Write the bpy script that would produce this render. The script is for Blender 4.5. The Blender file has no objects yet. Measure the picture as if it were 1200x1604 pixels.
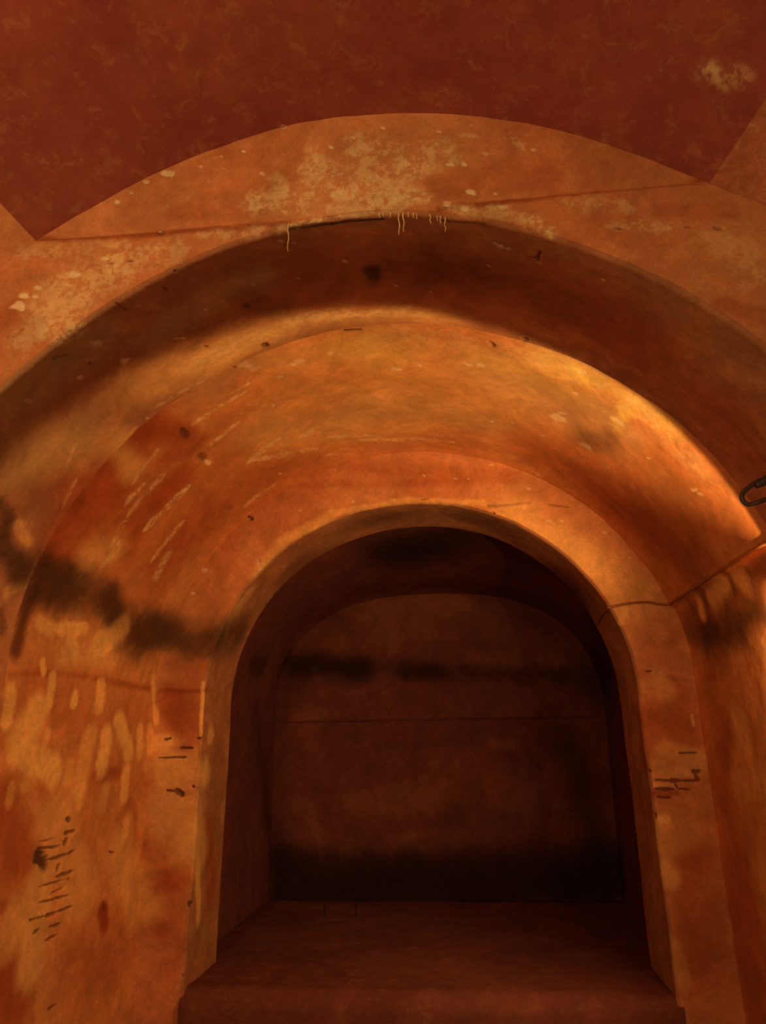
import bpy, math
import numpy as np
from mathutils import Vector, Matrix

# ---------------------------------------------------------------- camera
EYE = 1.6                      # eye height above the chamber floor; wall heights below are given from the eye
C = bpy.context.scene.collection
scn = bpy.context.scene
PITCH, YAW, ROLL, FPX = 0.28419, -0.10005, -0.01494, 1213.98
F = Vector((math.sin(YAW)*math.cos(PITCH), math.cos(YAW)*math.cos(PITCH), math.sin(PITCH)))
R = Vector((math.cos(YAW), -math.sin(YAW), 0)); U = R.cross(F)
R2 = R*math.cos(ROLL)+U*math.sin(ROLL); U2 = -R*math.sin(ROLL)+U*math.cos(ROLL)
cd = bpy.data.cameras.new('camera'); cam = bpy.data.objects.new('camera', cd); C.objects.link(cam)
m = Matrix((R2, U2, -F)).transposed().to_4x4(); m.translation = Vector((0, 0, EYE)); cam.matrix_world = m
cd.sensor_fit = 'VERTICAL'; cd.sensor_height = 24; cd.lens = 24*FPX/1604; cd.clip_start = .02
scn.camera = cam

# ---------------------------------------------------------------- light and exposure
scn.view_settings.view_transform = 'Standard'; scn.view_settings.look = 'None'
scn.view_settings.gamma = 1; scn.view_settings.use_curve_mapping = False
scn.view_settings.exposure = 0
w = bpy.data.worlds.new('world'); scn.world = w; w.use_nodes = True
w.node_tree.nodes['Background'].inputs[0].default_value = (1, .34, .14, 1)
w.node_tree.nodes['Background'].inputs[1].default_value = .04

def lamp(name, kind, loc, energy, col, aim, **kw):
    d = bpy.data.lights.new(name, kind); d.energy = energy; d.color = col
    for k, v in kw.items(): setattr(d, k, v)
    o = bpy.data.objects.new(name, d); C.objects.link(o); o.location = loc
    o.rotation_euler = Vector(aim).to_track_quat('-Z', 'Y').to_euler()
    return o
FLOOD = Vector((.768, 1.905, EYE+.20)); FLOOD_DIR = Vector((-.280, 1.0, -.065)).normalized()
lamp('floodlight_beam', 'SPOT', FLOOD+FLOOD_DIR*.008, 66, (1, .58, .21), FLOOD_DIR, spot_size=math.radians(178), spot_blend=.07, shadow_soft_size=.012)
lamp('room_lamp_beam', 'SPOT', (-.85, -.35, EYE+.78), 62, (1, .57, .23), (.25, 1.0, .18), spot_size=math.radians(140), spot_blend=1, shadow_soft_size=.10)
lamp('low_fill_beam', 'SPOT', (.15, .05, EYE-.35), 24, (1, .66, .30), (-.05, 1.0, .30), spot_size=math.radians(150), spot_blend=1, shadow_soft_size=.15)  # added fill light, unseen; lifts the outer arch and lower walls

# ---------------------------------------------------------------- fitted shapes of the arches: centre x, centre z, half width, rise, exponent
P3 = np.array([-.1709, .1445, .9794, .9032, 1.86]); Y3 = 1.3694      # room face
P2 = np.array([-.1777, .1778, .9667, .9023, 1.95]); Y2 = 1.8729      # where the deep barrel begins
PL = P2+np.array([-.016, 0, .025, .024, 0])
P1 = np.array([-.1801, .1145, .7834, .7531, 2.04]); YB = 2.86; Y1 = 3.2122   # niche opening
NF = np.array([-.165, 0, .905, .95, 2.3]); NB = np.array([-.165, .05, .905, .74, 2.6]); YN = 4.4
FLO = -.80
BAT = .0199
SPR = .447                                                           # springing line of the deep barrel on the right
# wear, stains and painted light or shade on the plaster in world coordinates: kind, from xyz, to xyz, radius, strength, softness
MARKS = [
    ('pale', -0.409, 1.369, 2.702, -0.291, 1.369, 2.72, 0.0327, 0.8, 0.7),
    ('pale', -0.278, 1.369, 2.803, -0.236, 1.369, 2.738, 0.0282, 0.7, 0.7),
    ('pale', -0.181, 1.369, 2.82, -0.072, 1.369, 2.778, 0.0384, 0.7, 0.7),
    ('pale', -0.127, 1.369, 2.72, -0.017, 1.369, 2.789, 0.0446, 0.65, 0.7),
    ('pale', -0.236, 1.369, 2.706, -0.021, 1.369, 2.674, 0.0268, 1, 0.7),
    ('pale', 0.011, 1.369, 2.811, 0.025, 1.369, 2.768, 0.0191, 0.6, 0.7),
    ('pale', -0.361, 1.369, 2.759, -0.333, 1.369, 2.724, 0.02, 0.6, 0.7),
    ('pale', -0.32, 1.369, 2.779, -0.127, 1.369, 2.736, 0.0354, 0.6, 0.7),
    ('pale', -0.345, 1.369, 2.677, -0.075, 1.369, 2.659, 0.0158, 0.7, 0.7),
    ('pale', 0.052, 1.369, 2.828, 0.078, 1.369, 2.818, 0.0081, 0.6, 0.7),
    ('pale', 0.146, 1.369, 2.829, 0.176, 1.369, 2.777, 0.0085, 0.5, 0.7),
    ('pale', -0.746, 1.369, 2.586, -0.536, 1.369, 2.603, 0.0386, 0.5, 0.8),
    ('pale', -0.828, 1.369, 2.546, -0.701, 1.369, 2.551, 0.0415, 0.6, 0.8),
    ('pale', -0.862, 1.369, 2.472, -0.766, 1.369, 2.495, 0.0352, 0.6, 0.8),
    ('pale', -0.836, 1.369, 2.425, -0.785, 1.369, 2.433, 0.028, 0.8, 0.8),
    ('pale', -0.937, 1.369, 2.618, -0.607, 1.369, 2.614, 0.0227, 0.35, 0.8),
    ('pale', -0.896, 1.369, 2.4, -0.857, 1.369, 2.427, 0.0257, 0.5, 0.8),
    ('pale', -0.009, 1.369, 2.648, 0.209, 1.369, 2.602, 0.0137, 0.6, 0.8),
    ('pale', 0.083, 1.369, 2.644, 0.134, 1.369, 2.638, 0.0077, 0.8, 0.8),
    ('pale', 0.17, 1.369, 2.598, 0.217, 1.369, 2.575, 0.0132, 0.8, 0.8),
    ('pale', 0.237, 1.369, 2.64, 0.386, 1.369, 2.608, 0.0211, 0.35, 0.8),
    ('pale', 0.32, 1.369, 2.577, 0.479, 1.369, 2.559, 0.0147, 0.4, 0.8),
    ('pale', 0.535, 1.369, 2.521, 0.586, 1.369, 2.459, 0.041, 0.25, 0.8),
    ('pale', -0.538, 1.369, 2.628, -0.317, 1.369, 2.635, 0.0144, 0.6, 0.8),
    ('red', 0.517, 1.369, 2.388, 0.593, 1.369, 2.348, 0.0218, 0.5, 0.6),
    ('red', 0.435, 1.369, 2.603, 0.557, 1.369, 2.592, 0.0208, 0.35, 0.6),
    ('red', 0.007, 1.369, 2.706, 0.217, 1.369, 2.717, 0.041, 0.35, 0.6),
    ('red', -0.584, 1.369, 2.699, -0.401, 1.369, 2.682, 0.0226, 0.3, 0.6),
    ('red', -0.944, 1.369, 2.448, -0.914, 1.369, 2.491, 0.026, 0.4, 0.6),
    ('chip', -0.607, 1.369, 2.804, -0.598, 1.369, 2.801, 0.0092, 1, 0.5),
    ('chip', -0.654, 1.369, 2.783, -0.648, 1.369, 2.781, 0.0056, 1, 0.5),
    ('chip', -0.717, 1.369, 2.74, -0.711, 1.369, 2.738, 0.0056, 1, 0.5),
    ('chip', -0.657, 1.369, 2.737, -0.652, 1.369, 2.735, 0.0044, 1, 0.5),
    ('chip', -0.599, 1.369, 2.719, -0.592, 1.369, 2.716, 0.0067, 1, 0.5),
    ('chip', -0.559, 1.369, 2.731, -0.554, 1.369, 2.729, 0.0055, 1, 0.5),
    ('chip', -0.756, 1.369, 2.664, -0.75, 1.369, 2.661, 0.0054, 1, 0.5),
    ('chip', -0.805, 1.369, 2.795, -0.801, 1.369, 2.793, 0.0033, 1, 0.5),
    ('chip', -0.485, 1.369, 2.833, -0.481, 1.369, 2.831, 0.0033, 1, 0.5),
    ('chip', -0.434, 1.369, 2.841, -0.43, 1.369, 2.839, 0.0033, 1, 0.5),
    ('chip', -0.915, 1.369, 2.488, -0.904, 1.369, 2.486, 0.0095, 1, 0.5),
    ('chip', -0.907, 1.369, 2.514, -0.898, 1.369, 2.512, 0.0085, 1, 0.5),
    ('chip', -0.872, 1.369, 2.531, -0.866, 1.369, 2.529, 0.0052, 1, 0.5),
    ('chip', -0.799, 1.369, 2.559, -0.788, 1.369, 2.557, 0.0097, 1, 0.5),
    ('chip', -0.876, 1.369, 2.511, -0.871, 1.369, 2.51, 0.0041, 1, 0.5),
    ('chip', 0.05, 1.369, 2.685, 0.057, 1.369, 2.682, 0.0076, 1, 0.5),
    ('chip', 0.042, 1.369, 2.754, 0.047, 1.369, 2.752, 0.0055, 1, 0.5),
    ('chip', 0.011, 1.369, 2.757, 0.017, 1.369, 2.755, 0.0055, 1, 0.5),
    ('chip', 0.187, 1.369, 2.779, 0.191, 1.369, 2.777, 0.0044, 1, 0.5),
    ('chip', 0.127, 1.369, 2.761, 0.13, 1.369, 2.759, 0.0032, 1, 0.5),
    ('chip', 0.102, 1.369, 2.678, 0.106, 1.369, 2.676, 0.0042, 1, 0.5),
    ('chip', 0.002, 1.369, 2.66, 0.007, 1.369, 2.658, 0.0053, 1, 0.5),
    ('chip', 0.034, 1.369, 2.644, 0.04, 1.369, 2.642, 0.0064, 1, 0.5),
    ('chip', 0.112, 1.369, 2.643, 0.118, 1.369, 2.641, 0.0064, 1, 0.5),
    ('chip', -0.618, 1.369, 2.752, -0.615, 1.369, 2.75, 0.0032, 1, 0.5),
    ('chip', -0.532, 1.369, 2.813, -0.527, 1.369, 2.811, 0.0045, 1, 0.5),
    ('chip', -0.554, 1.369, 2.808, -0.551, 1.369, 2.806, 0.0033, 1, 0.5),
    ('chip', -0.503, 1.369, 2.716, -0.498, 1.369, 2.714, 0.0043, 1, 0.5),
    ('chip', -0.46, 1.369, 2.659, -0.457, 1.369, 2.657, 0.0031, 1, 0.5),
    ('chip', -0.728, 1.369, 2.593, -0.723, 1.369, 2.591, 0.0042, 1, 0.5),
    ('chip', -0.611, 1.369, 2.649, -0.608, 1.369, 2.647, 0.0031, 1, 0.5),
    ('chip', -0.755, 1.13, 2.841, -0.752, 1.133, 2.842, 0.0029, 0.5, 0.5),
    ('chip', -0.758, 1.138, 2.839, -0.756, 1.139, 2.838, 0.0023, 0.5, 0.5),
    ('chip', -0.83, 1.16, 2.799, -0.824, 1.164, 2.8, 0.0059, 0.5, 0.5),
    ('chip', -0.803, 1.241, 2.787, -0.799, 1.245, 2.789, 0.0047, 0.5, 0.5),
    ('chip', -0.874, 1.265, 2.744, -0.871, 1.268, 2.744, 0.0033, 0.5, 0.5),
    ('chip', -0.89, 1.259, 2.737, -0.888, 1.262, 2.738, 0.0025, 0.5, 0.5),
    ('chip', -0.815, 1.079, 2.83, -0.81, 1.082, 2.831, 0.0044, 0.5, 0.5),
    ('chip', -0.812, 1.069, 2.834, -0.809, 1.071, 2.835, 0.0037, 0.5, 0.5),
    ('chip', -0.552, 1.146, 2.91, -0.55, 1.148, 2.911, 0.0022, 0.5, 0.5),
    ('chip', -0.75, 1.206, 2.821, -0.748, 1.209, 2.822, 0.0024, 0.5, 0.5),
    ('chip', -0.665, 1.197, 2.858, -0.662, 1.2, 2.859, 0.0031, 0.5, 0.5),
    ('chip', -0.685, 1.231, 2.84, -0.683, 1.233, 2.84, 0.0024, 0.5, 0.5),
    ('chip', -0.497, 1.165, 2.921, -0.495, 1.166, 2.92, 0.0022, 0.5, 0.5),
    ('chip', -0.691, 1.339, 2.806, -0.685, 1.342, 2.807, 0.0048, 0.5, 0.5),
    ('chip', -0.674, 1.336, 2.813, -0.672, 1.34, 2.814, 0.0033, 0.5, 0.5),
    ('chip', -0.767, 1.366, 2.766, -0.765, 1.368, 2.767, 0.0026, 0.5, 0.5),
    ('chip', -0.346, 1.367, 2.889, -0.34, 1.369, 2.889, 0.005, 0.5, 0.5),
    ('chip', -0.593, 1.362, 2.834, -0.589, 1.364, 2.835, 0.0033, 0.5, 0.5),
    ('chip', -0.541, 1.369, 2.848, -0.536, 1.369, 2.845, 0.0036, 0.5, 0.5),
    ('chip', -0.37, 1.24, 2.924, -0.366, 1.242, 2.924, 0.0029, 0.5, 0.5),
    ('chip', -0.346, 1.242, 2.927, -0.343, 1.244, 2.926, 0.0022, 0.5, 0.5),
    ('chip', -0.38, 1.237, 2.922, -0.376, 1.24, 2.923, 0.0029, 0.5, 0.5),
    ('chip', -0.553, 1.143, 2.912, -0.551, 1.145, 2.912, 0.0022, 0.5, 0.5),
    ('chip', -0.589, 1.269, 2.862, -0.587, 1.272, 2.863, 0.0024, 0.5, 0.5),
    ('chip', -0.47, 1.16, 2.928, -0.468, 1.163, 2.929, 0.0022, 0.5, 0.5),
    ('chip', 0.065, 1.369, 2.854, 0.068, 1.369, 2.852, 0.0028, 0.5, 0.5),
    ('chip', 0.21, 1.363, 2.857, 0.213, 1.364, 2.856, 0.0025, 0.5, 0.5),
    ('chip', 0.309, 1.369, 2.819, 0.314, 1.369, 2.817, 0.0048, 0.5, 0.5),
    ('chip', 0.36, 1.369, 2.809, 0.366, 1.369, 2.806, 0.0049, 0.5, 0.5),
    ('chip', 0.433, 1.335, 2.789, 0.438, 1.336, 2.788, 0.0034, 0.5, 0.5),
    ('chip', 0.4, 1.369, 2.783, 0.409, 1.369, 2.781, 0.0085, 0.5, 0.5),
    ('chip', 0.393, 1.369, 2.774, 0.4, 1.369, 2.772, 0.0066, 0.5, 0.5),
    ('chip', 0.492, 1.369, 2.743, 0.499, 1.369, 2.741, 0.0065, 0.5, 0.5),
    ('pale', 0.494, 1.118, 2.829, 0.526, 1.105, 2.816, 0.0083, 0.35, 0.8),
    ('pale', 0.497, 1.142, 2.82, 0.516, 1.164, 2.805, 0.0097, 0.35, 0.8),
    ('pale', 0.511, 1.164, 2.806, 0.539, 1.173, 2.79, 0.0077, 0.35, 0.8),
    ('pale', 0.485, 1.214, 2.803, 0.508, 1.218, 2.792, 0.0121, 0.35, 0.8),
    ('pale', 0.522, 1.233, 2.781, 0.536, 1.246, 2.77, 0.0089, 0.35, 0.8),
    ('pale', 0.513, 1.264, 2.775, 0.542, 1.29, 2.754, 0.0067, 0.35, 0.8),
    ('pale', 0.553, 1.093, 2.806, 0.568, 1.11, 2.795, 0.0073, 0.35, 0.8),
    ('pale', 0.433, 1.323, 2.794, 0.443, 1.345, 2.782, 0.006, 0.35, 0.8),
    ('hole', -0.363, 1.211, 2.934, -0.364, 1.227, 2.929, 0.0039, 0.8, 0.5),
    ('hole', 0.428, 1.369, 2.682, 0.431, 1.369, 2.678, 0.0058, 0.8, 0.6),
    ('hole', -0.717, 1.369, 2.581, -0.709, 1.369, 2.58, 0.0028, 0.8, 0.5),
    ('hole', -0.756, 1.369, 2.579, -0.75, 1.369, 2.579, 0.0019, 0.8, 0.5),
    ('hole', -0.672, 1.369, 2.583, -0.664, 1.369, 2.582, 0.0028, 0.8, 0.5),
    ('hole', -0.614, 1.369, 2.569, -0.608, 1.369, 2.568, 0.0019, 0.8, 0.5),
    ('hole', 0.347, 1.369, 2.57, 0.355, 1.369, 2.569, 0.0027, 0.8, 0.5),
    ('hole', 0.476, 1.369, 2.562, 0.483, 1.369, 2.562, 0.0026, 0.8, 0.5),
    ('hole', 0.529, 1.369, 2.555, 0.538, 1.369, 2.554, 0.0035, 0.8, 0.5),
    ('hole', -0.573, 1.374, 2.552, -0.569, 1.378, 2.554, 0.0024, 0.8, 0.5),
    ('hole', -0.895, 1.369, 2.431, -0.89, 1.369, 2.431, 0.0018, 0.8, 0.5),
    ('soot_shade', -0.176, 1.584, 2.662, -0.176, 1.613, 2.663, 0.0172, 0.7, 0.95),
    ('soot_shade', -0.177, 1.593, 2.662, -0.184, 1.652, 2.666, 0.0249, 0.35, 1),
    ('hole', 0.197, 1.429, 2.571, 0.194, 1.478, 2.576, 0.003, 0.8, 0.7),
    ('hole', 0.192, 1.465, 2.576, 0.196, 1.473, 2.574, 0.0061, 0.9, 0.7),
    ('hole', -0.695, 1.369, 2.484, -0.69, 1.427, 2.492, 0.0022, 0.9, 0.5),
    ('hole', -0.841, 1.403, 2.375, -0.819, 1.425, 2.397, 0.004, 0.9, 0.5),
    ('hole', -0.609, 1.406, 2.536, -0.607, 1.43, 2.54, 0.0032, 0.9, 0.5),
    ('hole', -0.807, 1.498, 2.415, -0.807, 1.508, 2.415, 0.0044, 0.9, 0.5),
    ('hole', -0.491, 1.615, 2.606, -0.488, 1.628, 2.608, 0.0066, 0.9, 0.5),
    ('hole', -0.608, 1.583, 2.553, -0.609, 1.593, 2.554, 0.0032, 0.9, 0.5),
    ('hole', -0.62, 1.7, 2.558, -0.618, 1.714, 2.56, 0.004, 0.9, 0.5),
    ('chip', -0.775, 1.445, 2.435, -0.769, 1.459, 2.44, 0.0099, 0.55, 0.7),
    ('chip', -0.774, 1.435, 2.434, -0.772, 1.444, 2.437, 0.0051, 0.55, 0.7),
    ('chip', -0.837, 1.515, 2.39, -0.835, 1.525, 2.393, 0.0058, 0.55, 0.7),
    ('chip', -0.764, 1.566, 2.455, -0.759, 1.581, 2.461, 0.0098, 0.55, 0.7),
    ('chip', -0.568, 1.556, 2.57, -0.566, 1.562, 2.572, 0.0037, 0.55, 0.7),
    ('chip', -0.657, 1.604, 2.529, -0.654, 1.612, 2.532, 0.0049, 0.55, 0.7),
    ('chip', -0.647, 1.618, 2.536, -0.643, 1.626, 2.539, 0.0053, 0.55, 0.7),
    ('chip', -0.453, 1.536, 2.612, -0.45, 1.541, 2.614, 0.0039, 0.55, 0.7),
    ('chip', -0.13, 1.667, 2.666, -0.125, 1.67, 2.666, 0.005, 0.55, 0.7),
    ('chip', -0.044, 1.691, 2.658, -0.041, 1.695, 2.659, 0.0034, 0.55, 0.7),
    ('chip', -0.355, 1.402, 2.629, -0.35, 1.407, 2.63, 0.005, 0.55, 0.7),
    ('chip', -0.331, 1.421, 2.635, -0.327, 1.425, 2.636, 0.0038, 0.55, 0.7),
    ('chip', 0.11, 1.45, 2.606, 0.115, 1.45, 2.604, 0.0056, 0.55, 0.7),
    ('chip', 0.127, 1.453, 2.6, 0.132, 1.453, 2.598, 0.0056, 0.55, 0.7),
    ('chip', 0.101, 1.443, 2.608, 0.105, 1.444, 2.606, 0.0042, 0.55, 0.7),
    ('chip', 0.09, 1.538, 2.618, 0.094, 1.54, 2.616, 0.0042, 0.55, 0.7),
    ('chip', 0.322, 1.453, 2.509, 0.326, 1.453, 2.507, 0.0042, 0.55, 0.7),
    ('chip', -0.913, 1.448, 2.308, -0.911, 1.459, 2.312, 0.0058, 0.55, 0.7),
    ('chip', -0.824, 1.856, 2.437, -0.823, 1.865, 2.439, 0.0038, 0.55, 0.7),
    ('chip', -0.906, 1.597, 2.331, -0.905, 1.602, 2.332, 0.0018, 0.55, 0.7),
    ('chip', -0.236, 1.532, 2.656, -0.232, 1.536, 2.657, 0.0044, 0.55, 0.7),
    ('chip', -0.355, 1.566, 2.641, -0.351, 1.571, 2.642, 0.0038, 0.55, 0.7),
    ('ochre', -0.619, 1.785, 2.566, -0.568, 1.783, 2.59, 0.0676, 0.6, 0.8),
    ('ochre', -0.791, 1.661, 2.445, -0.635, 1.807, 2.56, 0.0761, 0.35, 0.9, 'trim_1'),
    ('ochre', -0.964, 1.597, 2.262, -0.927, 1.764, 2.325, 0.0909, 0.25, 0.9, 'trim_1'),
    ('soot_shade', -1.086, 1.686, 2.06, -1.108, 1.803, 2.007, 0.0608, 0.75, 0.8),
    ('soot_shade', -1.049, 1.61, 2.131, -1.062, 1.676, 2.111, 0.026, 0.6, 0.8),
    ('soot_shade', -1.132, 1.795, 1.91, -1.139, 1.826, 1.876, 0.0221, 0.5, 0.8),
    ('ochre', -1.063, 1.713, 2.113, -1.079, 1.795, 2.086, 0.0178, 0.5, 0.7),
    ('ochre', -1.122, 1.795, 1.958, -1.113, 1.859, 1.994, 0.0176, 0.5, 0.7),
    ('pale', -1.178, 1.938, 1.866, -1.115, 1.87, 1.988, 0.0082, 0.6, 0.5),
    ('pale', -1.118, 1.87, 1.979, -1.091, 1.867, 2.062, 0.0074, 0.5, 0.5),
    ('pale', -1.033, 1.848, 2.184, -0.982, 1.819, 2.26, 0.0088, 0.35, 0.6),
    ('soot_shade', -0.487, 1.585, 2.605, -0.436, 1.692, 2.63, 0.0574, 0.35, 0.9),
    ('soot_shade', -0.556, 1.432, 2.565, -0.446, 1.439, 2.608, 0.0465, 0.25, 0.9),
    ('soot_shade', -0.324, 1.371, 2.633, -0.238, 1.383, 2.646, 0.0069, 0.8, 0.6),
    ('soot_shade', -0.238, 1.383, 2.646, -0.13, 1.385, 2.648, 0.0053, 0.8, 0.5),
    ('soot_shade', -0.01, 1.385, 2.632, 0.081, 1.378, 2.609, 0.0063, 0.5, 0.6),
    ('pale', -0.328, 1.369, 2.64, -0.236, 1.369, 2.651, 0.0064, 0.8, 0.6),
    ('pale', -0.236, 1.369, 2.651, -0.049, 1.369, 2.638, 0.0062, 0.8, 0.6),
    ('pale', -0.782, 2.086, 2.505, -0.61, 2.074, 2.605, 0.0116, 0.7, 0.8),
    ('pale', -0.777, 2.252, 2.503, -0.671, 2.217, 2.57, 0.0124, 0.6, 0.8),
    ('pale', -0.665, 2.047, 2.58, -0.587, 2.037, 2.617, 0.0099, 0.5, 0.8),
    ('pale', -0.73, 2.492, 2.525, -0.591, 2.445, 2.601, 0.0182, 0.6, 0.8),
    ('pale', -0.708, 2.494, 2.539, -0.499, 2.647, 2.631, 0.0162, 0.6, 0.8),
    ('pale', -0.528, 2.497, 2.626, -0.491, 2.477, 2.64, 0.0149, 0.5, 0.8),
    ('pale', -0.463, 2.573, 2.645, -0.265, 2.685, 2.681, 0.0153, 0.6, 0.8),
    ('pale', -0.36, 2.677, 2.668, -0.174, 2.744, 2.684, 0.0158, 0.6, 0.8),
    ('pale', -0.173, 2.731, 2.684, 0.006, 2.734, 2.665, 0.0133, 0.6, 0.8),
    ('pale', -0.488, 2.717, 2.634, -0.375, 2.781, 2.662, 0.0107, 0.4, 0.8),
    ('pale', -1.07, 2.215, 2.17, -0.947, 2.188, 2.351, 0.0133, 0.5, 0.8),
    ('pale', -0.999, 2.146, 2.289, -0.941, 2.153, 2.36, 0.0133, 0.55, 0.8),
    ('pale', -1.012, 2.329, 2.258, -0.873, 2.358, 2.42, 0.0186, 0.7, 0.8),
    ('pale', -1.049, 2.484, 2.188, -0.94, 2.499, 2.341, 0.0136, 0.6, 0.8),
    ('pale', -0.96, 2.203, 2.335, -0.893, 2.198, 2.408, 0.0149, 0.6, 0.8),
    ('pale', -0.803, 2.764, 2.46, -0.753, 2.756, 2.499, 0.0136, 0.5, 0.8),
    ('pale', -0.744, 2.771, 2.503, -0.697, 2.756, 2.535, 0.0136, 0.4, 0.8),
    ('pale', -0.799, 1.84, 2.456, -0.655, 1.87, 2.555, 0.009, 0.4, 0.8),
    ('pale', -0.869, 2.067, 2.437, -0.966, 2.106, 2.335, 0.0099, 0.4, 0.8),
    ('pale', -0.928, 1.7, 2.317, -0.971, 1.744, 2.268, 0.0077, 0.35, 0.8),
    ('pale', -1.059, 2.571, 2.162, -1.021, 2.563, 2.228, 0.0247, 0.5, 0.8),
    ('pale', -1.096, 2.237, 2.115, -1.055, 2.245, 2.197, 0.0199, 0.4, 0.8),
    ('red', -0.861, 1.928, 2.45, -0.806, 2.101, 2.488, 0.0518, 0.8, 0.7),
    ('red', -0.858, 2.141, 2.444, -0.813, 2.18, 2.477, 0.0614, 0.8, 0.7),
    ('red', -0.946, 2.279, 2.348, -0.871, 2.292, 2.424, 0.0578, 0.7, 0.8),
    ('red', -1.103, 2.012, 2.123, -0.977, 2.067, 2.323, 0.1115, 0.7, 0.9, 'trim_2'),
    ('red', -1.032, 2.583, 2.21, -0.884, 2.598, 2.395, 0.1486, 0.45, 0.9, 'trim_2'),
    ('red', -0.726, 2.605, 2.523, -0.592, 2.749, 2.591, 0.1117, 0.4, 0.9, 'trim_2'),
    ('red', -0.985, 1.941, 2.319, -1.005, 2.072, 2.287, 0.0054, 0.8, 0.6),
    ('ochre', -0.895, 1.834, 2.367, -0.943, 2.072, 2.362, 0.0446, 0.6, 0.8),
    ('ochre', -1.099, 2.158, 2.118, -1.065, 2.247, 2.177, 0.0748, 0.5, 0.8),
    ('hole', -0.807, 2.064, 2.489, -0.81, 2.131, 2.483, 0.0133, 0.8, 0.9),
    ('hole', -0.812, 2.247, 2.477, -0.809, 2.304, 2.475, 0.0171, 0.8, 0.9),
    ('hole', -0.839, 2.66, 2.436, -0.845, 2.714, 2.427, 0.0163, 0.4, 0.9),
    ('hole', -0.812, 2.86, 2.442, -0.806, 2.86, 2.437, 0.0075, 0.8, 0.6),
    ('hole', -0.502, 1.822, 2.619, -0.5, 1.854, 2.623, 0.0085, 0.9, 0.7),
    ('hole', -0.613, 1.923, 2.61, -0.612, 1.928, 2.61, 0.0044, 1, 0.5),
    ('chip', -0.806, 2.311, 2.478, -0.804, 2.339, 2.479, 0.0089, 0.7, 0.6),
    ('chip', -0.586, 1.933, 2.621, -0.565, 1.975, 2.629, 0.0141, 0.4, 0.8),
    ('soot_shade', -0.293, 1.923, 2.699, -0.249, 1.928, 2.702, 0.005, 0.8, 0.6),
    ('ochre', -0.478, 2.02, 2.657, -0.271, 2.025, 2.698, 0.0928, 0.5, 0.9, 'trim_2'),
    ('ochre', -0.127, 2.101, 2.696, 0.102, 2.215, 2.652, 0.1513, 0.3, 0.9, 'trim_2'),
    ('red', -0.149, 2.02, 2.701, -0.133, 2.183, 2.695, 0.0535, 0.5, 0.9, 'trim_2'),
    ('red', -0.153, 2.462, 2.69, -0.085, 2.41, 2.687, 0.1003, 0.35, 0.9, 'trim_2'),
    ('grey', 0.156, 2.143, 2.635, 0.363, 2.215, 2.529, 0.1581, 0.6, 0.9, 'trim_2'),
    ('grey', -0.325, 2.418, 2.681, 0.107, 2.502, 2.644, 0.1161, 0.5, 0.9, 'trim_2'),
    ('grey', -0.656, 2.339, 2.574, -0.338, 2.516, 2.676, 0.092, 0.4, 0.9, 'trim_2'),
    ('soot_shade', 0.423, 2.321, 2.485, 0.464, 2.296, 2.452, 0.0999, 0.4, 0.95),
    ('soot_shade', 0.39, 2.43, 2.507, 0.466, 2.195, 2.454, 0.051, 0.3, 0.9),
    ('grey', 0.416, 2.094, 2.494, 0.491, 2.146, 2.432, 0.0753, 0.5, 0.8),
    ('chip', 0.319, 2.294, 2.555, 0.333, 2.282, 2.547, 0.0182, 0.6, 0.7),
    ('chip', 0.327, 2.252, 2.552, 0.335, 2.245, 2.546, 0.0103, 0.6, 0.7),
    ('chip', 0.348, 1.955, 2.544, 0.357, 1.948, 2.538, 0.0099, 0.6, 0.7),
    ('chip', 0.346, 2.084, 2.544, 0.352, 2.079, 2.539, 0.0074, 0.6, 0.7),
    ('chip', 0.462, 2.109, 2.458, 0.472, 2.094, 2.45, 0.0134, 0.6, 0.7),
    ('chip', 0.473, 2.111, 2.449, 0.48, 2.104, 2.443, 0.0094, 0.6, 0.7),
    ('chip', 0.411, 2.385, 2.493, 0.42, 2.373, 2.486, 0.014, 0.6, 0.7),
    ('chip', 0.422, 2.388, 2.485, 0.429, 2.381, 2.48, 0.0094, 0.6, 0.7),
    ('chip', 0.198, 2.45, 2.612, 0.203, 2.452, 2.611, 0.0048, 0.6, 0.7),
    ('chip', 0.292, 2.47, 2.567, 0.297, 2.472, 2.565, 0.0048, 0.6, 0.7),
    ('chip', 0.125, 2.492, 2.639, 0.132, 2.492, 2.636, 0.0074, 0.6, 0.7),
    ('chip', 0.048, 2.111, 2.668, 0.058, 2.114, 2.667, 0.0093, 0.6, 0.7),
    ('chip', 0.086, 2.106, 2.659, 0.095, 2.106, 2.656, 0.0103, 0.6, 0.7),
    ('chip', -0.173, 2.168, 2.697, -0.162, 2.173, 2.696, 0.0113, 0.6, 0.7),
    ('chip', -0.094, 2.148, 2.692, -0.089, 2.153, 2.692, 0.0057, 0.6, 0.7),
    ('chip', 0.558, 2.185, 2.365, 0.561, 2.178, 2.36, 0.0056, 0.6, 0.7),
    ('chip', 0.65, 2.123, 2.247, 0.654, 2.106, 2.24, 0.0092, 0.6, 0.7),
    ('chip', 0.661, 2.109, 2.231, 0.664, 2.099, 2.226, 0.0068, 0.6, 0.7),
    ('chip', 0.134, 2.86, 2.611, 0.142, 2.86, 2.608, 0.0039, 0.6, 0.7),
    ('chip', 0.301, 2.833, 2.555, 0.308, 2.83, 2.551, 0.0082, 0.6, 0.7),
    ('chip', 0.266, 2.86, 2.509, 0.275, 2.86, 2.506, 0.0051, 0.6, 0.7),
    ('chip', 0.531, 2.86, 2.326, 0.54, 2.86, 2.323, 0.0049, 0.6, 0.7),
    ('chip', 0.615, 2.86, 2.231, 0.622, 2.86, 2.228, 0.0037, 0.6, 0.7),
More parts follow.
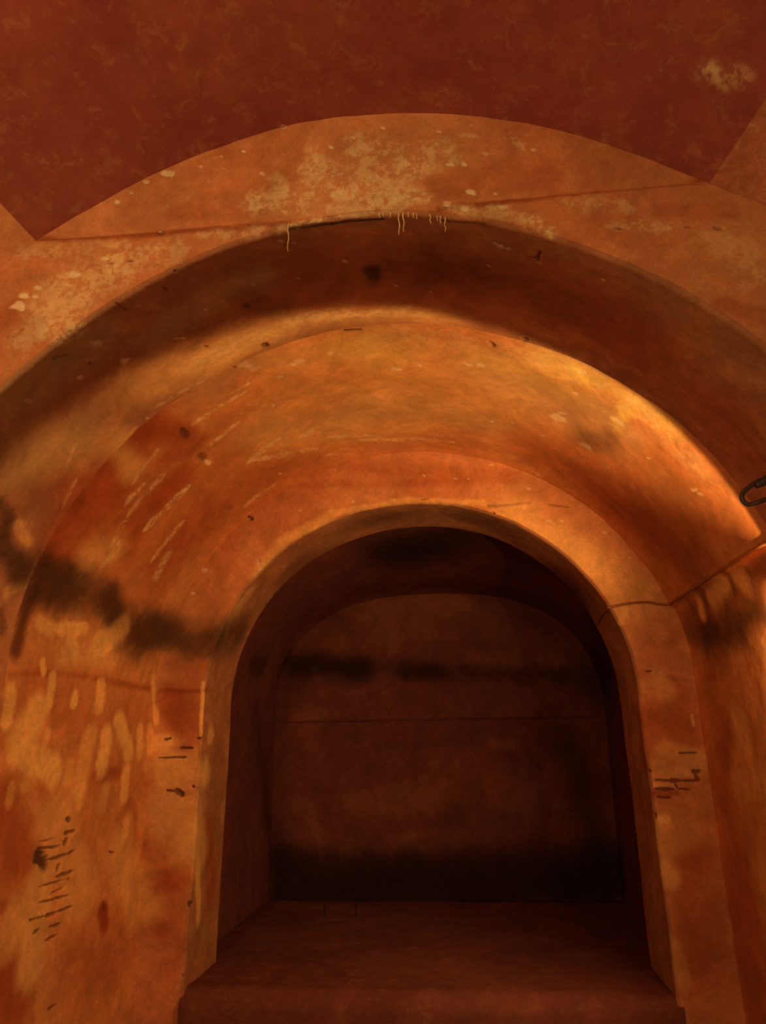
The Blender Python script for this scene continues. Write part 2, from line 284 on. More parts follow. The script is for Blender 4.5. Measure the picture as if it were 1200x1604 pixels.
    ('chip', -0.185, 2.86, 2.671, -0.18, 2.86, 2.668, 0.0026, 0.6, 0.7),
    ('chip', 0.047, 2.86, 2.558, 0.052, 2.86, 2.556, 0.0026, 0.6, 0.7),
    ('chip', 0.336, 2.86, 2.379, 0.345, 2.86, 2.376, 0.005, 0.6, 0.7),
    ('chip', 0.384, 2.86, 2.377, 0.391, 2.86, 2.374, 0.0037, 0.6, 0.7),
    ('chip', -0.567, 2.22, 2.62, -0.563, 2.23, 2.622, 0.0049, 0.6, 0.7),
    ('chip', -0.447, 2.022, 2.667, -0.437, 2.032, 2.669, 0.0104, 0.6, 0.7),
    ('chip', -0.466, 2.03, 2.662, -0.458, 2.037, 2.663, 0.0078, 0.6, 0.7),
    ('chip', -0.351, 2.022, 2.687, -0.343, 2.03, 2.689, 0.0086, 0.6, 0.7),
    ('chip', -0.514, 2.074, 2.645, -0.508, 2.081, 2.646, 0.0063, 0.6, 0.7),
    ('yellow', 0.331, 1.953, 2.554, 0.354, 1.975, 2.54, 0.0271, 0.8, 0.8),
    ('yellow', 0.474, 2.002, 2.45, 0.466, 2.146, 2.454, 0.0247, 0.5, 0.9, 'trim_2'),
    ('hole', 0.114, 1.958, 2.653, 0.118, 1.97, 2.651, 0.009, 0.7, 0.8),
    ('hole', 0.192, 1.86, 2.605, 0.195, 1.862, 2.604, 0.0096, 0.9, 0.6),
    ('soot_shade', -1.103, 1.864, 2.028, -1.143, 2.074, 2.008, 0.0748, 0.7, 0.95),
    ('soot_shade', -1.135, 2.072, 2.035, -1.12, 2.346, 2.046, 0.0876, 0.42, 0.95),
    ('soot_shade', -1.144, 2.153, 1.994, -1.132, 2.42, 1.996, 0.0775, 0.35, 0.95),
    ('soot_shade', -1.122, 2.353, 2.037, -1.137, 2.425, 1.976, 0.0689, 0.6, 0.95),
    ('soot_shade', -1.136, 2.573, 1.953, -1.119, 2.722, 1.994, 0.1235, 0.5, 0.95),
    ('soot_shade', -1.127, 2.657, 1.975, -1.06, 2.86, 1.975, 0.1154, 0.55, 0.95),
    ('soot_shade', -1.119, 2.722, 1.994, -1.111, 2.823, 2.008, 0.0656, 0.6, 0.95),
    ('soot_shade', -1.022, 2.86, 1.95, -0.924, 2.86, 1.971, 0.0631, 0.45, 0.95),
    ('soot_shade', -1.158, 1.958, 1.971, -1.179, 1.958, 1.852, 0.0499, 0.6, 0.95),
    ('soot_shade', -0.912, 2.86, 1.995, -0.895, 3.052, 2.032, 0.091, 0.5, 0.95),
    ('soot_shade', -0.925, 2.946, 1.957, -0.909, 3.104, 2.0, 0.124, 0.45, 0.95),
    ('ochre', -1.165, 2.037, 1.922, -1.164, 2.099, 1.913, 0.0226, 0.9099999999999999, 0.5),
    ('ochre', -1.161, 2.146, 1.919, -1.154, 2.264, 1.934, 0.0217, 1, 0.5),
    ('ochre', -1.163, 2.21, 1.899, -1.165, 2.245, 1.865, 0.024, 1, 0.5),
    ('ochre', -1.156, 2.385, 1.89, -1.133, 2.509, 1.977, 0.0489, 1, 0.5),
    ('ochre', -1.176, 2.094, 1.821, -1.177, 2.104, 1.797, 0.0147, 1, 0.5),
    ('ochre', -1.175, 2.153, 1.78, -1.175, 2.153, 1.712, 0.0231, 1, 0.5),
    ('ochre', -1.183, 1.965, 1.737, -1.185, 1.97, 1.66, 0.0249, 1, 0.5),
    ('ochre', -1.17, 2.289, 1.733, -1.17, 2.289, 1.71, 0.0199, 1, 0.5),
    ('ochre', -1.163, 2.437, 1.768, -1.164, 2.437, 1.714, 0.033, 0.78, 0.5),
    ('ochre', -1.158, 2.583, 1.671, -1.157, 2.667, 1.564, 0.0375, 1, 0.5),
    ('ochre', -1.163, 2.509, 1.616, -1.165, 2.489, 1.528, 0.0415, 1, 0.5),
    ('ochre', -1.153, 2.734, 1.642, -1.153, 2.761, 1.562, 0.0297, 0.78, 0.5),
    ('ochre', -1.149, 2.823, 1.643, -1.15, 2.838, 1.571, 0.0268, 0.78, 0.5),
    ('ochre', -1.178, 2.101, 1.693, -1.182, 2.044, 1.608, 0.0595, 0.9099999999999999, 0.5),
    ('ochre', -1.184, 2.039, 1.576, -1.176, 2.22, 1.52, 0.0437, 0.9099999999999999, 0.5),
    ('ochre', -1.168, 2.4, 1.607, -1.172, 2.351, 1.478, 0.0473, 0.52, 0.5),
    ('ochre', -1.159, 2.667, 1.502, -1.159, 2.672, 1.43, 0.0298, 0.78, 0.5),
    ('ochre', -1.179, 2.232, 1.4, -1.174, 2.46, 1.163, 0.0876, 0.39, 0.5),
    ('ochre', -1.183, 2.208, 1.223, -1.188, 2.21, 1.021, 0.0662, 0.65, 0.5),
    ('ochre', -1.163, 2.687, 1.259, -1.16, 2.848, 1.055, 0.0994, 0.52, 0.5),
    ('ochre', -1.145, 2.816, 1.831, -1.144, 2.86, 1.672, 0.0148, 0.9099999999999999, 0.5),
    ('ochre', -0.97, 2.86, 1.807, -0.97, 2.86, 1.624, 0.0085, 0.9099999999999999, 0.5),
    ('ochre', -1.123, 2.86, 1.604, -0.965, 2.965, 1.625, 0.035, 0.78, 0.5),
    ('ochre', -1.092, 2.86, 1.515, -0.968, 2.92, 1.489, 0.0666, 0.7150000000000001, 0.5),
    ('ochre', -1.059, 2.86, 1.363, -0.973, 2.905, 1.231, 0.1017, 0.52, 0.5),
    ('ochre', -0.986, 2.86, 1.32, -0.978, 2.97, 0.991, 0.0285, 0.65, 0.5),
    ('ochre', -1.189, 2.106, 1.165, -1.191, 2.091, 1.109, 0.0529, 0.52, 0.5),
    ('red', -1.18, 2.136, 1.54, -1.18, 2.185, 1.463, 0.033, 0.6, 0.7),
    ('red', -1.188, 1.988, 1.438, -1.186, 2.099, 1.318, 0.0899, 0.8, 0.7),
    ('red', -1.19, 2.042, 1.207, -1.187, 2.126, 1.191, 0.015, 0.5, 0.7),
    ('red', -1.167, 2.462, 1.501, -1.161, 2.613, 1.494, 0.0275, 0.6, 0.7),
    ('red', -1.09, 2.86, 1.123, -0.999, 2.86, 1.15, 0.0421, 0.8, 0.7),
    ('red', -1.115, 2.86, 1.154, -1.156, 2.86, 1.237, 0.0314, 0.6, 0.7),
    ('red', -1.137, 2.86, 0.992, -1.079, 2.86, 0.973, 0.0316, 0.6, 0.7),
    ('red', -1.192, 2.084, 1.025, -1.191, 2.163, 0.917, 0.0847, 0.8, 0.7),
    ('red', -1.095, 2.86, 1.74, -1.005, 2.86, 1.647, 0.0592, 0.6, 0.7),
    ('red', -1.162, 2.67, 1.34, -1.159, 2.754, 1.27, 0.0527, 0.5, 0.7),
    ('red', -0.972, 2.995, 1.307, -0.977, 3.087, 1.053, 0.0574, 0.6, 0.7),
    ('red', -1.158, 2.727, 1.395, -1.159, 2.838, 1.096, 0.0398, 0.4, 0.7),
    ('red', -1.169, 2.596, 1.091, -1.17, 2.615, 1.047, 0.0334, 1, 0.5),
    ('soot_shade', -1.17, 2.598, 1.083, -1.169, 2.613, 1.051, 0.0292, 0.28, 0.8),
    ('soot_shade', -1.169, 2.591, 1.118, -1.169, 2.6, 1.092, 0.0063, 0.5, 0.5),
    ('red', -1.183, 1.95, 1.777, -1.177, 2.079, 1.79, 0.0103, 0.4, 0.95, 'trim_2'),
    ('red', -1.177, 2.079, 1.79, -1.164, 2.398, 1.795, 0.0111, 0.44000000000000006, 0.95, 'trim_2'),
    ('red', -1.164, 2.398, 1.795, -1.147, 2.798, 1.784, 0.0158, 0.6000000000000001, 0.95, 'trim_2'),
    ('red', -1.135, 2.86, 1.78, -0.963, 2.86, 1.779, 0.0105, 0.5599999999999999, 0.95, 'wall_inner'),
    ('red', -0.961, 2.866, 1.784, -1.06, 3.563, 1.803, 0.0116, 0.5599999999999999, 0.95, 'trim_3'),
    ('red', 0.715, 2.86, 1.784, 0.79, 2.82, 1.776, 0.0117, 0.5599999999999999, 0.95, 'wall_inner'),
    ('red', 0.79, 2.82, 1.776, 0.794, 2.435, 1.766, 0.0119, 0.4, 0.95, 'trim_2'),
    ('red', 0.794, 2.435, 1.766, 0.795, 2.183, 1.767, 0.0103, 0.4, 0.95, 'trim_2'),
    ('soot_shade', -1.157, 2.573, 1.792, -1.147, 2.798, 1.784, 0.0108, 0.3, 0.95),
    ('soot_shade', -1.135, 2.86, 1.78, -0.963, 2.86, 1.779, 0.0116, 0.3, 0.95),
    ('soot_shade', -0.961, 2.866, 1.784, -1.06, 3.563, 1.803, 0.0129, 0.3, 0.95),
    ('soot_shade', 0.726, 2.86, 1.784, 0.79, 2.858, 1.778, 0.0112, 0.3, 0.95),
    ('hole', -1.183, 2.175, 1.316, -1.181, 2.22, 1.305, 0.0064, 1, 0.4),
    ('hole', -1.183, 2.19, 1.306, -1.182, 2.235, 1.275, 0.0169, 1, 0.4),
    ('hole', -1.184, 2.168, 1.293, -1.18, 2.24, 1.286, 0.0089, 1, 0.4),
    ('hole', -1.183, 2.173, 1.323, -1.177, 2.299, 1.318, 0.0038, 1, 0.4),
    ('hole', -1.177, 2.309, 1.319, -1.176, 2.343, 1.327, 0.009, 1, 0.4),
    ('hole', -1.176, 2.309, 1.348, -1.174, 2.378, 1.349, 0.0059, 1, 0.4),
    ('hole', -1.18, 2.24, 1.289, -1.177, 2.341, 1.289, 0.0043, 1, 0.4),
    ('hole', -1.176, 2.311, 1.389, -1.175, 2.346, 1.379, 0.0061, 1, 0.4),
    ('hole', -1.177, 2.341, 1.289, -1.174, 2.385, 1.295, 0.0041, 1, 0.4),
    ('hole', -1.179, 2.294, 1.237, -1.176, 2.388, 1.237, 0.005, 1, 0.4),
    ('hole', -1.179, 2.296, 1.258, -1.178, 2.301, 1.261, 0.0088, 1, 0.4),
    ('hole', -1.177, 2.356, 1.22, -1.177, 2.376, 1.215, 0.0034, 1, 0.4),
    ('hole', -1.183, 2.183, 1.339, -1.178, 2.259, 1.343, 0.0025, 1, 0.4),
    ('hole', -1.182, 2.257, 1.142, -1.18, 2.316, 1.137, 0.0058, 1, 0.4),
    ('hole', -1.186, 2.18, 1.147, -1.182, 2.257, 1.141, 0.0034, 1, 0.4),
    ('hole', -1.18, 2.316, 1.139, -1.177, 2.41, 1.137, 0.004, 1, 0.4),
    ('hole', -1.184, 2.217, 1.182, -1.177, 2.385, 1.171, 0.0035, 1, 0.4),
    ('hole', -1.183, 2.282, 1.108, -1.18, 2.348, 1.104, 0.0039, 1, 0.4),
    ('hole', -1.185, 2.21, 1.108, -1.184, 2.24, 1.11, 0.0048, 1, 0.4),
    ('hole', -1.183, 2.272, 1.076, -1.18, 2.336, 1.077, 0.0037, 1, 0.4),
    ('hole', -1.18, 2.277, 1.195, -1.178, 2.343, 1.2, 0.0031, 1, 0.4),
    ('hole', -1.185, 2.331, 0.891, -1.182, 2.378, 0.89, 0.0037, 1, 0.4),
    ('hole', -1.166, 2.598, 1.26, -1.164, 2.643, 1.249, 0.0029, 1, 0.4),
    ('hole', -1.183, 2.208, 1.223, -1.178, 2.339, 1.221, 0.0026, 1, 0.4),
    ('hole', -1.051, 2.86, 1.579, -0.998, 2.86, 1.578, 0.0049, 1, 0.4),
    ('hole', -0.988, 2.86, 1.611, -0.969, 2.86, 1.611, 0.004, 1, 0.4),
    ('hole', -1.128, 2.86, 1.544, -1.018, 2.86, 1.545, 0.0033, 1, 0.4),
    ('hole', -1.049, 2.86, 1.427, -1.029, 2.86, 1.414, 0.0108, 1, 0.4),
    ('hole', -1.029, 2.86, 1.421, -0.97, 2.908, 1.41, 0.0076, 1, 0.4),
    ('hole', -1.087, 2.86, 1.432, -1.049, 2.86, 1.425, 0.0043, 1, 0.4),
    ('hole', -0.993, 2.86, 1.444, -0.969, 2.875, 1.434, 0.006, 1, 0.4),
    ('hole', -1.111, 2.86, 1.609, -1.08, 2.86, 1.613, 0.0046, 1, 0.4),
    ('hole', -0.978, 2.86, 1.059, -0.977, 2.884, 1.051, 0.0099, 1, 0.4),
    ('hole', -1.05, 2.86, 0.876, -0.98, 2.916, 0.873, 0.004, 1, 0.4),
    ('hole', -0.992, 2.86, 0.844, -0.981, 2.872, 0.839, 0.0037, 1, 0.4),
    ('hole', 0.626, 2.86, 1.449, 0.768, 2.86, 1.445, 0.0041, 1, 0.4),
    ('hole', 0.673, 2.86, 1.448, 0.706, 2.86, 1.446, 0.0079, 1, 0.4),
    ('hole', 0.76, 2.86, 1.476, 0.778, 2.86, 1.474, 0.0075, 1, 0.4),
    ('hole', 0.765, 2.86, 1.468, 0.771, 2.86, 1.45, 0.0065, 1, 0.4),
    ('hole', 0.623, 2.86, 1.422, 0.69, 2.86, 1.418, 0.0045, 1, 0.4),
    ('hole', 0.701, 2.86, 1.42, 0.742, 2.86, 1.419, 0.0033, 1, 0.4),
    ('hole', 0.692, 2.86, 1.438, 0.701, 2.86, 1.42, 0.0039, 1, 0.4),
    ('hole', 0.625, 2.86, 1.396, 0.675, 2.86, 1.393, 0.0033, 1, 0.4),
    ('hole', 0.61, 2.86, 1.478, 0.617, 2.86, 1.476, 0.0043, 1, 0.4),
    ('hole', 0.611, 2.868, 1.347, 0.615, 2.86, 1.33, 0.004, 1, 0.4),
    ('hole', 0.621, 2.86, 1.346, 0.613, 2.86, 1.33, 0.0024, 1, 0.4),
    ('hole', 0.631, 2.86, 1.815, 0.658, 2.86, 1.814, 0.0033, 1, 0.4),
    ('hole', 0.718, 2.86, 1.535, 0.782, 2.86, 1.536, 0.0031, 1, 0.4),
    ('soot_shade', -1.182, 2.21, 1.239, -1.175, 2.393, 1.209, 0.0234, 0.25, 0.9),
    ('soot_shade', -1.184, 2.23, 1.124, -1.179, 2.366, 1.096, 0.0259, 0.2, 0.9),
    ('red', 0.613, 2.86, 1.408, 0.693, 2.86, 1.408, 0.0102, 0.7, 0.6),
    ('ochre', 0.673, 2.86, 1.794, 0.699, 2.86, 1.739, 0.0361, 0.5, 0.7),
    ('ochre', 0.667, 2.86, 1.548, 0.79, 2.86, 1.515, 0.03, 0.5, 0.7),
    ('ochre', 0.64, 2.86, 1.496, 0.775, 2.86, 1.484, 0.0251, 0.5, 0.7),
    ('ochre', 0.633, 2.86, 1.323, 0.65, 2.86, 1.323, 0.018, 0.9, 0.7),
    ('ochre', 0.624, 2.86, 1.254, 0.721, 2.86, 1.293, 0.0572, 0.4, 0.7),
    ('ochre', 0.625, 2.86, 1.176, 0.641, 2.86, 1.138, 0.0337, 0.6, 0.7),
    ('ochre', 0.796, 2.447, 1.624, 0.797, 2.457, 1.579, 0.0467, 0.7, 0.7),
    ('ochre', 0.796, 2.536, 1.616, 0.796, 2.516, 1.597, 0.0386, 0.4, 0.7),
    ('ochre', 0.794, 2.208, 1.811, 0.796, 2.18, 1.775, 0.0413, 0.5, 0.7),
    ('ochre', 0.776, 2.86, 1.662, 0.779, 2.86, 1.63, 0.0065, 0.7, 0.7),
    ('ochre', 0.798, 2.549, 1.469, 0.801, 2.348, 1.462, 0.0821, 0.4, 0.7),
    ('ochre', 0.805, 2.494, 1.198, 0.806, 2.474, 1.136, 0.1058, 0.5, 0.7),
    ('ochre', 0.62, 2.86, 0.95, 0.646, 2.86, 0.842, 0.0285, 0.4, 0.7),
    ('ochre', 0.588, 2.86, 2.045, 0.565, 2.86, 1.988, 0.0132, 0.7, 0.7),
    ('soot_shade', 0.771, 2.788, 1.95, 0.78, 2.578, 1.911, 0.0743, 0.45, 0.95),
    ('soot_shade', 0.756, 2.667, 2.008, 0.766, 2.002, 1.997, 0.0398, 0.55, 0.95),
    ('soot_shade', 0.781, 2.657, 1.9, 0.786, 2.143, 1.905, 0.0651, 0.6, 0.95),
    ('soot_shade', 0.619, 2.86, 1.907, 0.732, 2.86, 1.926, 0.04, 0.22, 0.95),
    ('soot_shade', 0.79, 2.741, 1.783, 0.789, 2.376, 1.866, 0.0972, 0.3, 0.95),
    ('soot_shade', 0.795, 2.556, 1.635, 0.797, 2.65, 1.501, 0.0583, 0.25, 0.95),
    ('red', 0.721, 2.86, 1.293, 0.732, 2.86, 1.215, 0.0629, 0.5, 0.8),
    ('red', 0.795, 2.635, 1.598, 0.798, 2.729, 1.402, 0.0998, 0.5, 0.8),
    ('red', 0.805, 2.64, 1.104, 0.809, 2.704, 0.852, 0.2034, 0.5, 0.8),
    ('red', 0.656, 2.86, 1.643, 0.779, 2.86, 1.599, 0.0482, 0.35, 0.8),
    ('red', 0.626, 2.86, 1.665, 0.608, 2.888, 1.495, 0.0425, 0.5, 0.8),
    ('red', -0.615, 2.86, 2.565, 0.061, 2.86, 2.545, 0.0184, 0.35, 0.9, 'wall_inner'),
    ('red', -0.386, 2.86, 2.62, 0.209, 2.86, 2.563, 0.0367, 0.35, 0.9, 'wall_inner'),
    ('ochre', -0.687, 2.86, 2.334, -0.487, 2.86, 2.441, 0.0235, 0.7, 0.7),
    ('ochre', -0.487, 2.86, 2.446, -0.187, 2.86, 2.484, 0.0156, 0.6, 0.7),
    ('ochre', -0.187, 2.86, 2.484, 0.106, 2.86, 2.458, 0.0128, 0.6, 0.7),
    ('ochre', -0.784, 2.86, 2.211, -0.686, 2.86, 2.321, 0.026, 0.6, 0.8),
    ('pale', -0.773, 2.86, 2.261, -0.754, 2.86, 2.235, 0.017, 0.5, 0.8),
    ('ochre', -0.825, 2.927, 2.15, -0.909, 2.889, 1.998, 0.0448, 0.4, 0.8),
    ('soot_shade', 0.117, 2.86, 2.444, 0.274, 2.86, 2.452, 0.0076, 0.45, 0.9),
    ('soot_shade', 0.345, 2.86, 2.442, 0.415, 2.86, 2.426, 0.005, 0.5, 0.7),
    ('hole', 0.128, 2.86, 2.426, 0.14, 2.86, 2.418, 0.0038, 0.8, 0.5),
    ('soot_shade', -0.138, 2.86, 2.482, -0.108, 2.86, 2.485, 0.0052, 0.5, 0.6),
    ('ochre', 0.2, 2.86, 2.423, 0.638, 2.86, 2.09, 0.0831, 0.75, 0.9, 'wall_inner'),  # brighter patch: lamplight on the niche wall put into the colour
    ('chip', -0.477, 2.86, 2.624, -0.472, 2.86, 2.621, 0.0026, 0.6, 0.6),
    ('chip', -0.656, 2.689, 2.561, -0.652, 2.704, 2.563, 0.0057, 0.6, 0.6),
    ('chip', -0.404, 2.86, 2.489, -0.394, 2.86, 2.486, 0.0051, 0.6, 0.6),
    ('chip', -0.249, 2.86, 2.489, -0.239, 2.86, 2.486, 0.0051, 0.6, 0.6),
    ('chip', -0.126, 2.86, 2.58, -0.119, 2.86, 2.577, 0.0039, 0.6, 0.6),
    ('chip', -0.003, 2.86, 2.561, 0.004, 2.86, 2.558, 0.0039, 0.6, 0.6),
    ('chip', -0.617, 2.86, 2.46, -0.609, 2.86, 2.457, 0.0038, 0.6, 0.6),
    ('chip', -0.995, 2.86, 2.236, -0.979, 2.86, 2.233, 0.0075, 0.6, 0.6),
    ('chip', -1.031, 2.86, 2.145, -1.019, 2.86, 2.142, 0.0061, 0.6, 0.6),
    ('red', 0.524, 2.86, 2.082, 0.682, 2.86, 2.077, 0.0234, 0.4, 0.7),
    ('ochre', -0.598, 4.4, 2.332, -0.012, 4.4, 2.313, 0.0954, 0.9, 0.9, 'niche'),
    ('ochre', -0.452, 4.4, 2.181, -0.089, 4.4, 2.207, 0.1083, 0.5, 0.9, 'niche'),
    ('ochre', -0.894, 4.4, 2.157, -0.452, 4.4, 2.145, 0.1231, 0.35, 0.9, 'niche'),
    ('ochre', 0.128, 4.4, 2.236, 0.431, 4.4, 2.016, 0.1077, 0.5, 0.9, 'niche'),
    ('ochre', 0.046, 4.4, 2.008, 0.256, 4.4, 2.002, 0.0489, 0.7, 0.9, 'niche'),
    ('soot_shade', -0.984, 4.4, 2.014, -0.6, 4.4, 1.977, 0.0923, 0.8, 0.95, 'niche'),
    ('soot_shade', -0.6, 4.4, 1.977, -0.169, 4.4, 1.953, 0.0773, 0.5, 0.95, 'niche'),
    ('soot_shade', -1.03, 3.754, 1.958, -1.028, 3.953, 1.969, 0.0873, 0.6, 0.95, 'niche'),
    ('soot_shade', -0.312, 4.4, 1.956, 0.529, 4.4, 1.927, 0.0694, 0.5, 0.95, 'niche'),
    ('soot_shade', -1.067, 3.977, 1.755, -1.052, 4.4, 1.04, 0.1196, 0.4, 0.95, 'niche'),
    ('soot_shade', -0.672, 4.4, 1.779, -0.351, 4.4, 1.773, 0.0103, 0.6, 0.95, 'niche'),
    ('soot_shade', -1.066, 4.379, 1.786, -0.672, 4.4, 1.779, 0.0088, 0.4, 0.95, 'niche'),
    ('soot_shade', -1.059, 3.706, 1.819, -0.89, 4.4, 1.86, 0.014, 0.4, 0.95, 'niche'),
    ('soot_shade', -0.878, 4.4, 0.946, 0.709, 4.4, 0.948, 0.1343, 0.75, 0.95, 'niche'),
    ('soot_shade', -0.978, 4.4, 0.829, 0.714, 4.4, 0.835, 0.0541, 0.8, 0.95, 'niche'),
    ('soot_shade', -1.016, 4.4, 0.977, -1.012, 4.4, 0.822, 0.0826, 0.8, 0.95, 'niche'),
    ('soot_shade', -0.251, 3.736, 2.467, 0.434, 2.972, 2.191, 0.2789, 0.8, 0.95, 'niche'),  # right of the niche: shadow of its arch and jamb painted dark
    ('soot_shade', 0.46, 3.2, 2.156, 0.719, 4.32, 1.9, 0.1904, 0.7, 0.95),
    ('soot_shade', 0.504, 4.4, 1.608, 0.68, 4.4, 0.978, 0.1136, 0.5, 0.95, 'niche'),
    ('soot_shade', -0.709, 3.197, 2.277, -0.245, 3.647, 2.478, 0.1456, 0.5, 0.95),
    ('ochre', -0.603, 4.4, 1.262, -0.157, 4.4, 1.291, 0.0834, 0.6, 0.9, 'niche'),
    ('ochre', -0.88, 4.4, 1.103, -0.604, 4.4, 1.04, 0.0506, 0.4, 0.9, 'niche'),
    ('ochre', -0.117, 4.4, 1.452, 0.344, 4.4, 1.256, 0.1315, 0.5, 0.9, 'niche'),
    ('ochre', -1.033, 4.4, 1.734, -0.672, 4.4, 1.728, 0.0413, 0.4, 0.9, 'niche'),
    ('ochre', -0.4, 4.4, 1.07, -0.063, 4.4, 1.101, 0.0498, 0.4, 0.9, 'niche'),
    ('ochre', 0.128, 4.4, 1.561, 0.23, 4.4, 1.559, 0.0329, 0.7, 0.9, 'niche'),
    ('ochre', -0.917, 4.4, 1.264, -0.811, 4.4, 1.135, 0.0538, 0.4, 0.9, 'niche'),
    ('chip', -0.859, 4.4, 1.99, -0.84, 4.4, 1.983, 0.0141, 0.7, 0.6, 'niche'),
    ('ochre', -0.9, 4.201, 0.8, -0.569, 4.135, 0.8, 0.0951, 0.5, 0.7),
    ('ochre', 0.113, 4.23, 0.8, 0.389, 4.209, 0.799, 0.1094, 0.5, 0.8),
    ('pale', -0.777, 3.909, 0.799, -0.554, 3.915, 0.8, 0.0096, 0.4, 0.6),
    ('hole', -0.772, 4.332, 0.8, -0.703, 3.95, 0.8, 0.0032, 0.7, 0.5),
    ('hole', -0.61, 4.335, 0.8, -0.553, 3.93, 0.799, 0.0031, 0.7, 0.5),
    ('pale', 0.216, 1.95, 2.614, 0.486, 1.941, 2.441, 0.0796, 0.4, 0.95),
    ('pale', 0.491, 1.97, 2.435, 0.631, 2.007, 2.279, 0.0598, 0.3, 0.95),
    ('pale', -0.264, 1.973, 2.7, 0.097, 1.98, 2.658, 0.0598, 0.25, 0.95),
    ('red', 0.574, 2.628, 2.339, 0.717, 2.467, 2.118, 0.2226, 0.6, 0.95, 'trim_2'),  # right of the barrel: falling light painted as darker red
    ('red', 0.33, 2.64, 2.542, 0.519, 2.655, 2.395, 0.1229, 0.5, 0.95, 'trim_2'),
    ('red', -0.991, 1.839, 2.249, -1.115, 1.933, 2.104, 0.0869, 0.7, 0.95, 'trim_1'),
    ('red', -1.001, 2.084, 2.29, -1.038, 2.272, 2.223, 0.0764, 0.5, 0.95, 'trim_2'),
    ('red', -0.295, 2.198, 2.691, -0.139, 2.269, 2.693, 0.1136, 0.3, 0.95, 'trim_2'),
    ('red', -0.633, 2.173, 2.592, -0.777, 2.252, 2.503, 0.0896, 0.3, 0.95, 'trim_2'),
    ('soot_shade', 0.655, 2.571, 2.23, 0.732, 2.4, 2.083, 0.1682, 0.35, 0.95, 'trim_2'),  # same right side of the barrel, its shade painted darker
    ('soot_shade', 0.282, 2.578, 2.57, 0.541, 2.665, 2.374, 0.1105, 0.3, 0.95, 'trim_2'),
    ('grey', -0.911, 1.416, 2.306, -0.773, 1.455, 2.437, 0.0707, 0.85, 0.95, 'trim_1'),
    ('grey', -0.672, 1.552, 2.515, -0.441, 1.527, 2.616, 0.0658, 0.8, 0.95, 'trim_1'),
    ('grey', -0.994, 1.551, 2.216, -0.919, 1.68, 2.325, 0.0907, 0.6, 0.95, 'trim_1'),
    ('soot_shade', 0.763, 2.83, 1.978, 0.78, 2.578, 1.911, 0.1143, 0.3, 0.95, 'trim_2'),
    ('soot_shade', 0.302, 3.671, 2.4, 0.518, 3.127, 2.065, 0.0342, 0.1, 0.95, 'trim_2'),
    ('yellow', -0.253, 2.03, 2.699, -0.164, 2.081, 2.699, 0.1016, 0.3, 0.95, 'trim_2'),
    ('yellow', 0.098, 2.054, 2.657, 0.345, 2.064, 2.544, 0.0866, 0.24, 0.95, 'trim_2'),
    ('wipe', 0.761, 2.474, 1.997, 0.756, 2.331, 2.02, 0.042, 0.9, 0.7),
    ('wipe', 0.76, 2.222, 2.012, 0.766, 2.195, 1.993, 0.0417, 0.85, 0.7),
    ('wipe', 0.756, 2.588, 2.012, 0.767, 2.608, 1.973, 0.0346, 0.8, 0.7),
    ('wipe', -1.165, 2.037, 1.922, -1.163, 2.111, 1.914, 0.0241, 0.8, 0.7),
    ('wipe', -1.161, 2.146, 1.919, -1.153, 2.272, 1.935, 0.0218, 0.85, 0.7),
    ('wipe', -1.163, 2.21, 1.899, -1.166, 2.247, 1.861, 0.0273, 0.85, 0.7),
    ('wipe', -1.158, 2.368, 1.882, -1.133, 2.509, 1.977, 0.0409, 0.85, 0.7),
    ('wipe', -1.171, 2.18, 1.84, -1.155, 2.507, 1.861, 0.0275, 0.4, 0.7),
    ('wipe', 0.795, 2.516, 1.653, 0.797, 2.457, 1.579, 0.0479, 0.5, 0.7),
    ('red', -0.883, 1.369, 2.652, -0.609, 1.369, 2.644, 0.0098, 0.7, 0.85),  # cornice line: groove dirt plus crease shade painted in
    ('soot_shade', -0.883, 1.369, 2.652, -0.609, 1.369, 2.644, 0.0082, 0.3, 0.9),
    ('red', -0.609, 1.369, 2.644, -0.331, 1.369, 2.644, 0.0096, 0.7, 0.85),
    ('soot_shade', -0.609, 1.369, 2.644, -0.331, 1.369, 2.644, 0.008, 0.3, 0.9),
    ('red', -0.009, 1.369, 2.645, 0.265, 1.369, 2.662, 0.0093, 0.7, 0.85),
    ('soot_shade', -0.009, 1.369, 2.645, 0.265, 1.369, 2.662, 0.0077, 0.3, 0.9),
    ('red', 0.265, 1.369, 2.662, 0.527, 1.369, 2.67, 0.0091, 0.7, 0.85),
    ('soot_shade', 0.265, 1.369, 2.662, 0.527, 1.369, 2.67, 0.0076, 0.3, 0.9),
    ('soot_shade', -0.329, 1.561, 2.646, 0.028, 1.595, 2.638, 0.1326, 0.35, 0.95, 'trim_1'),  # crown of the outer arch: shade painted darker and redder
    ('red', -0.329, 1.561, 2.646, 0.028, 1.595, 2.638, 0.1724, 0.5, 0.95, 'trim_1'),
    ('soot_shade', 0.028, 1.595, 2.638, 0.286, 1.608, 2.542, 0.1633, 0.35, 0.95, 'trim_1'),
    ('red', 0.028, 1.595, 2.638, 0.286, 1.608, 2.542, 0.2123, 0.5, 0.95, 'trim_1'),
    ('soot_shade', 0.286, 1.608, 2.542, 0.631, 1.711, 2.25, 0.1194, 0.1, 0.95, 'trim_1'),
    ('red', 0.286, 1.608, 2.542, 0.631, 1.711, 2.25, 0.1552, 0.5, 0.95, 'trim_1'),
    ('soot_shade', -0.626, 3.058, 2.34, -0.306, 3.046, 2.459, 0.128, 0.3, 0.95, 'trim_3'),  # underside of the niche arch, its shade put into the colour
    ('soot_shade', -0.303, 3.019, 2.459, 0.106, 2.967, 2.419, 0.1487, 0.45, 0.95, 'trim_3'),
    ('soot_shade', 0.106, 2.967, 2.419, 0.546, 2.897, 2.005, 0.1452, 0.3, 0.95, 'trim_3'),
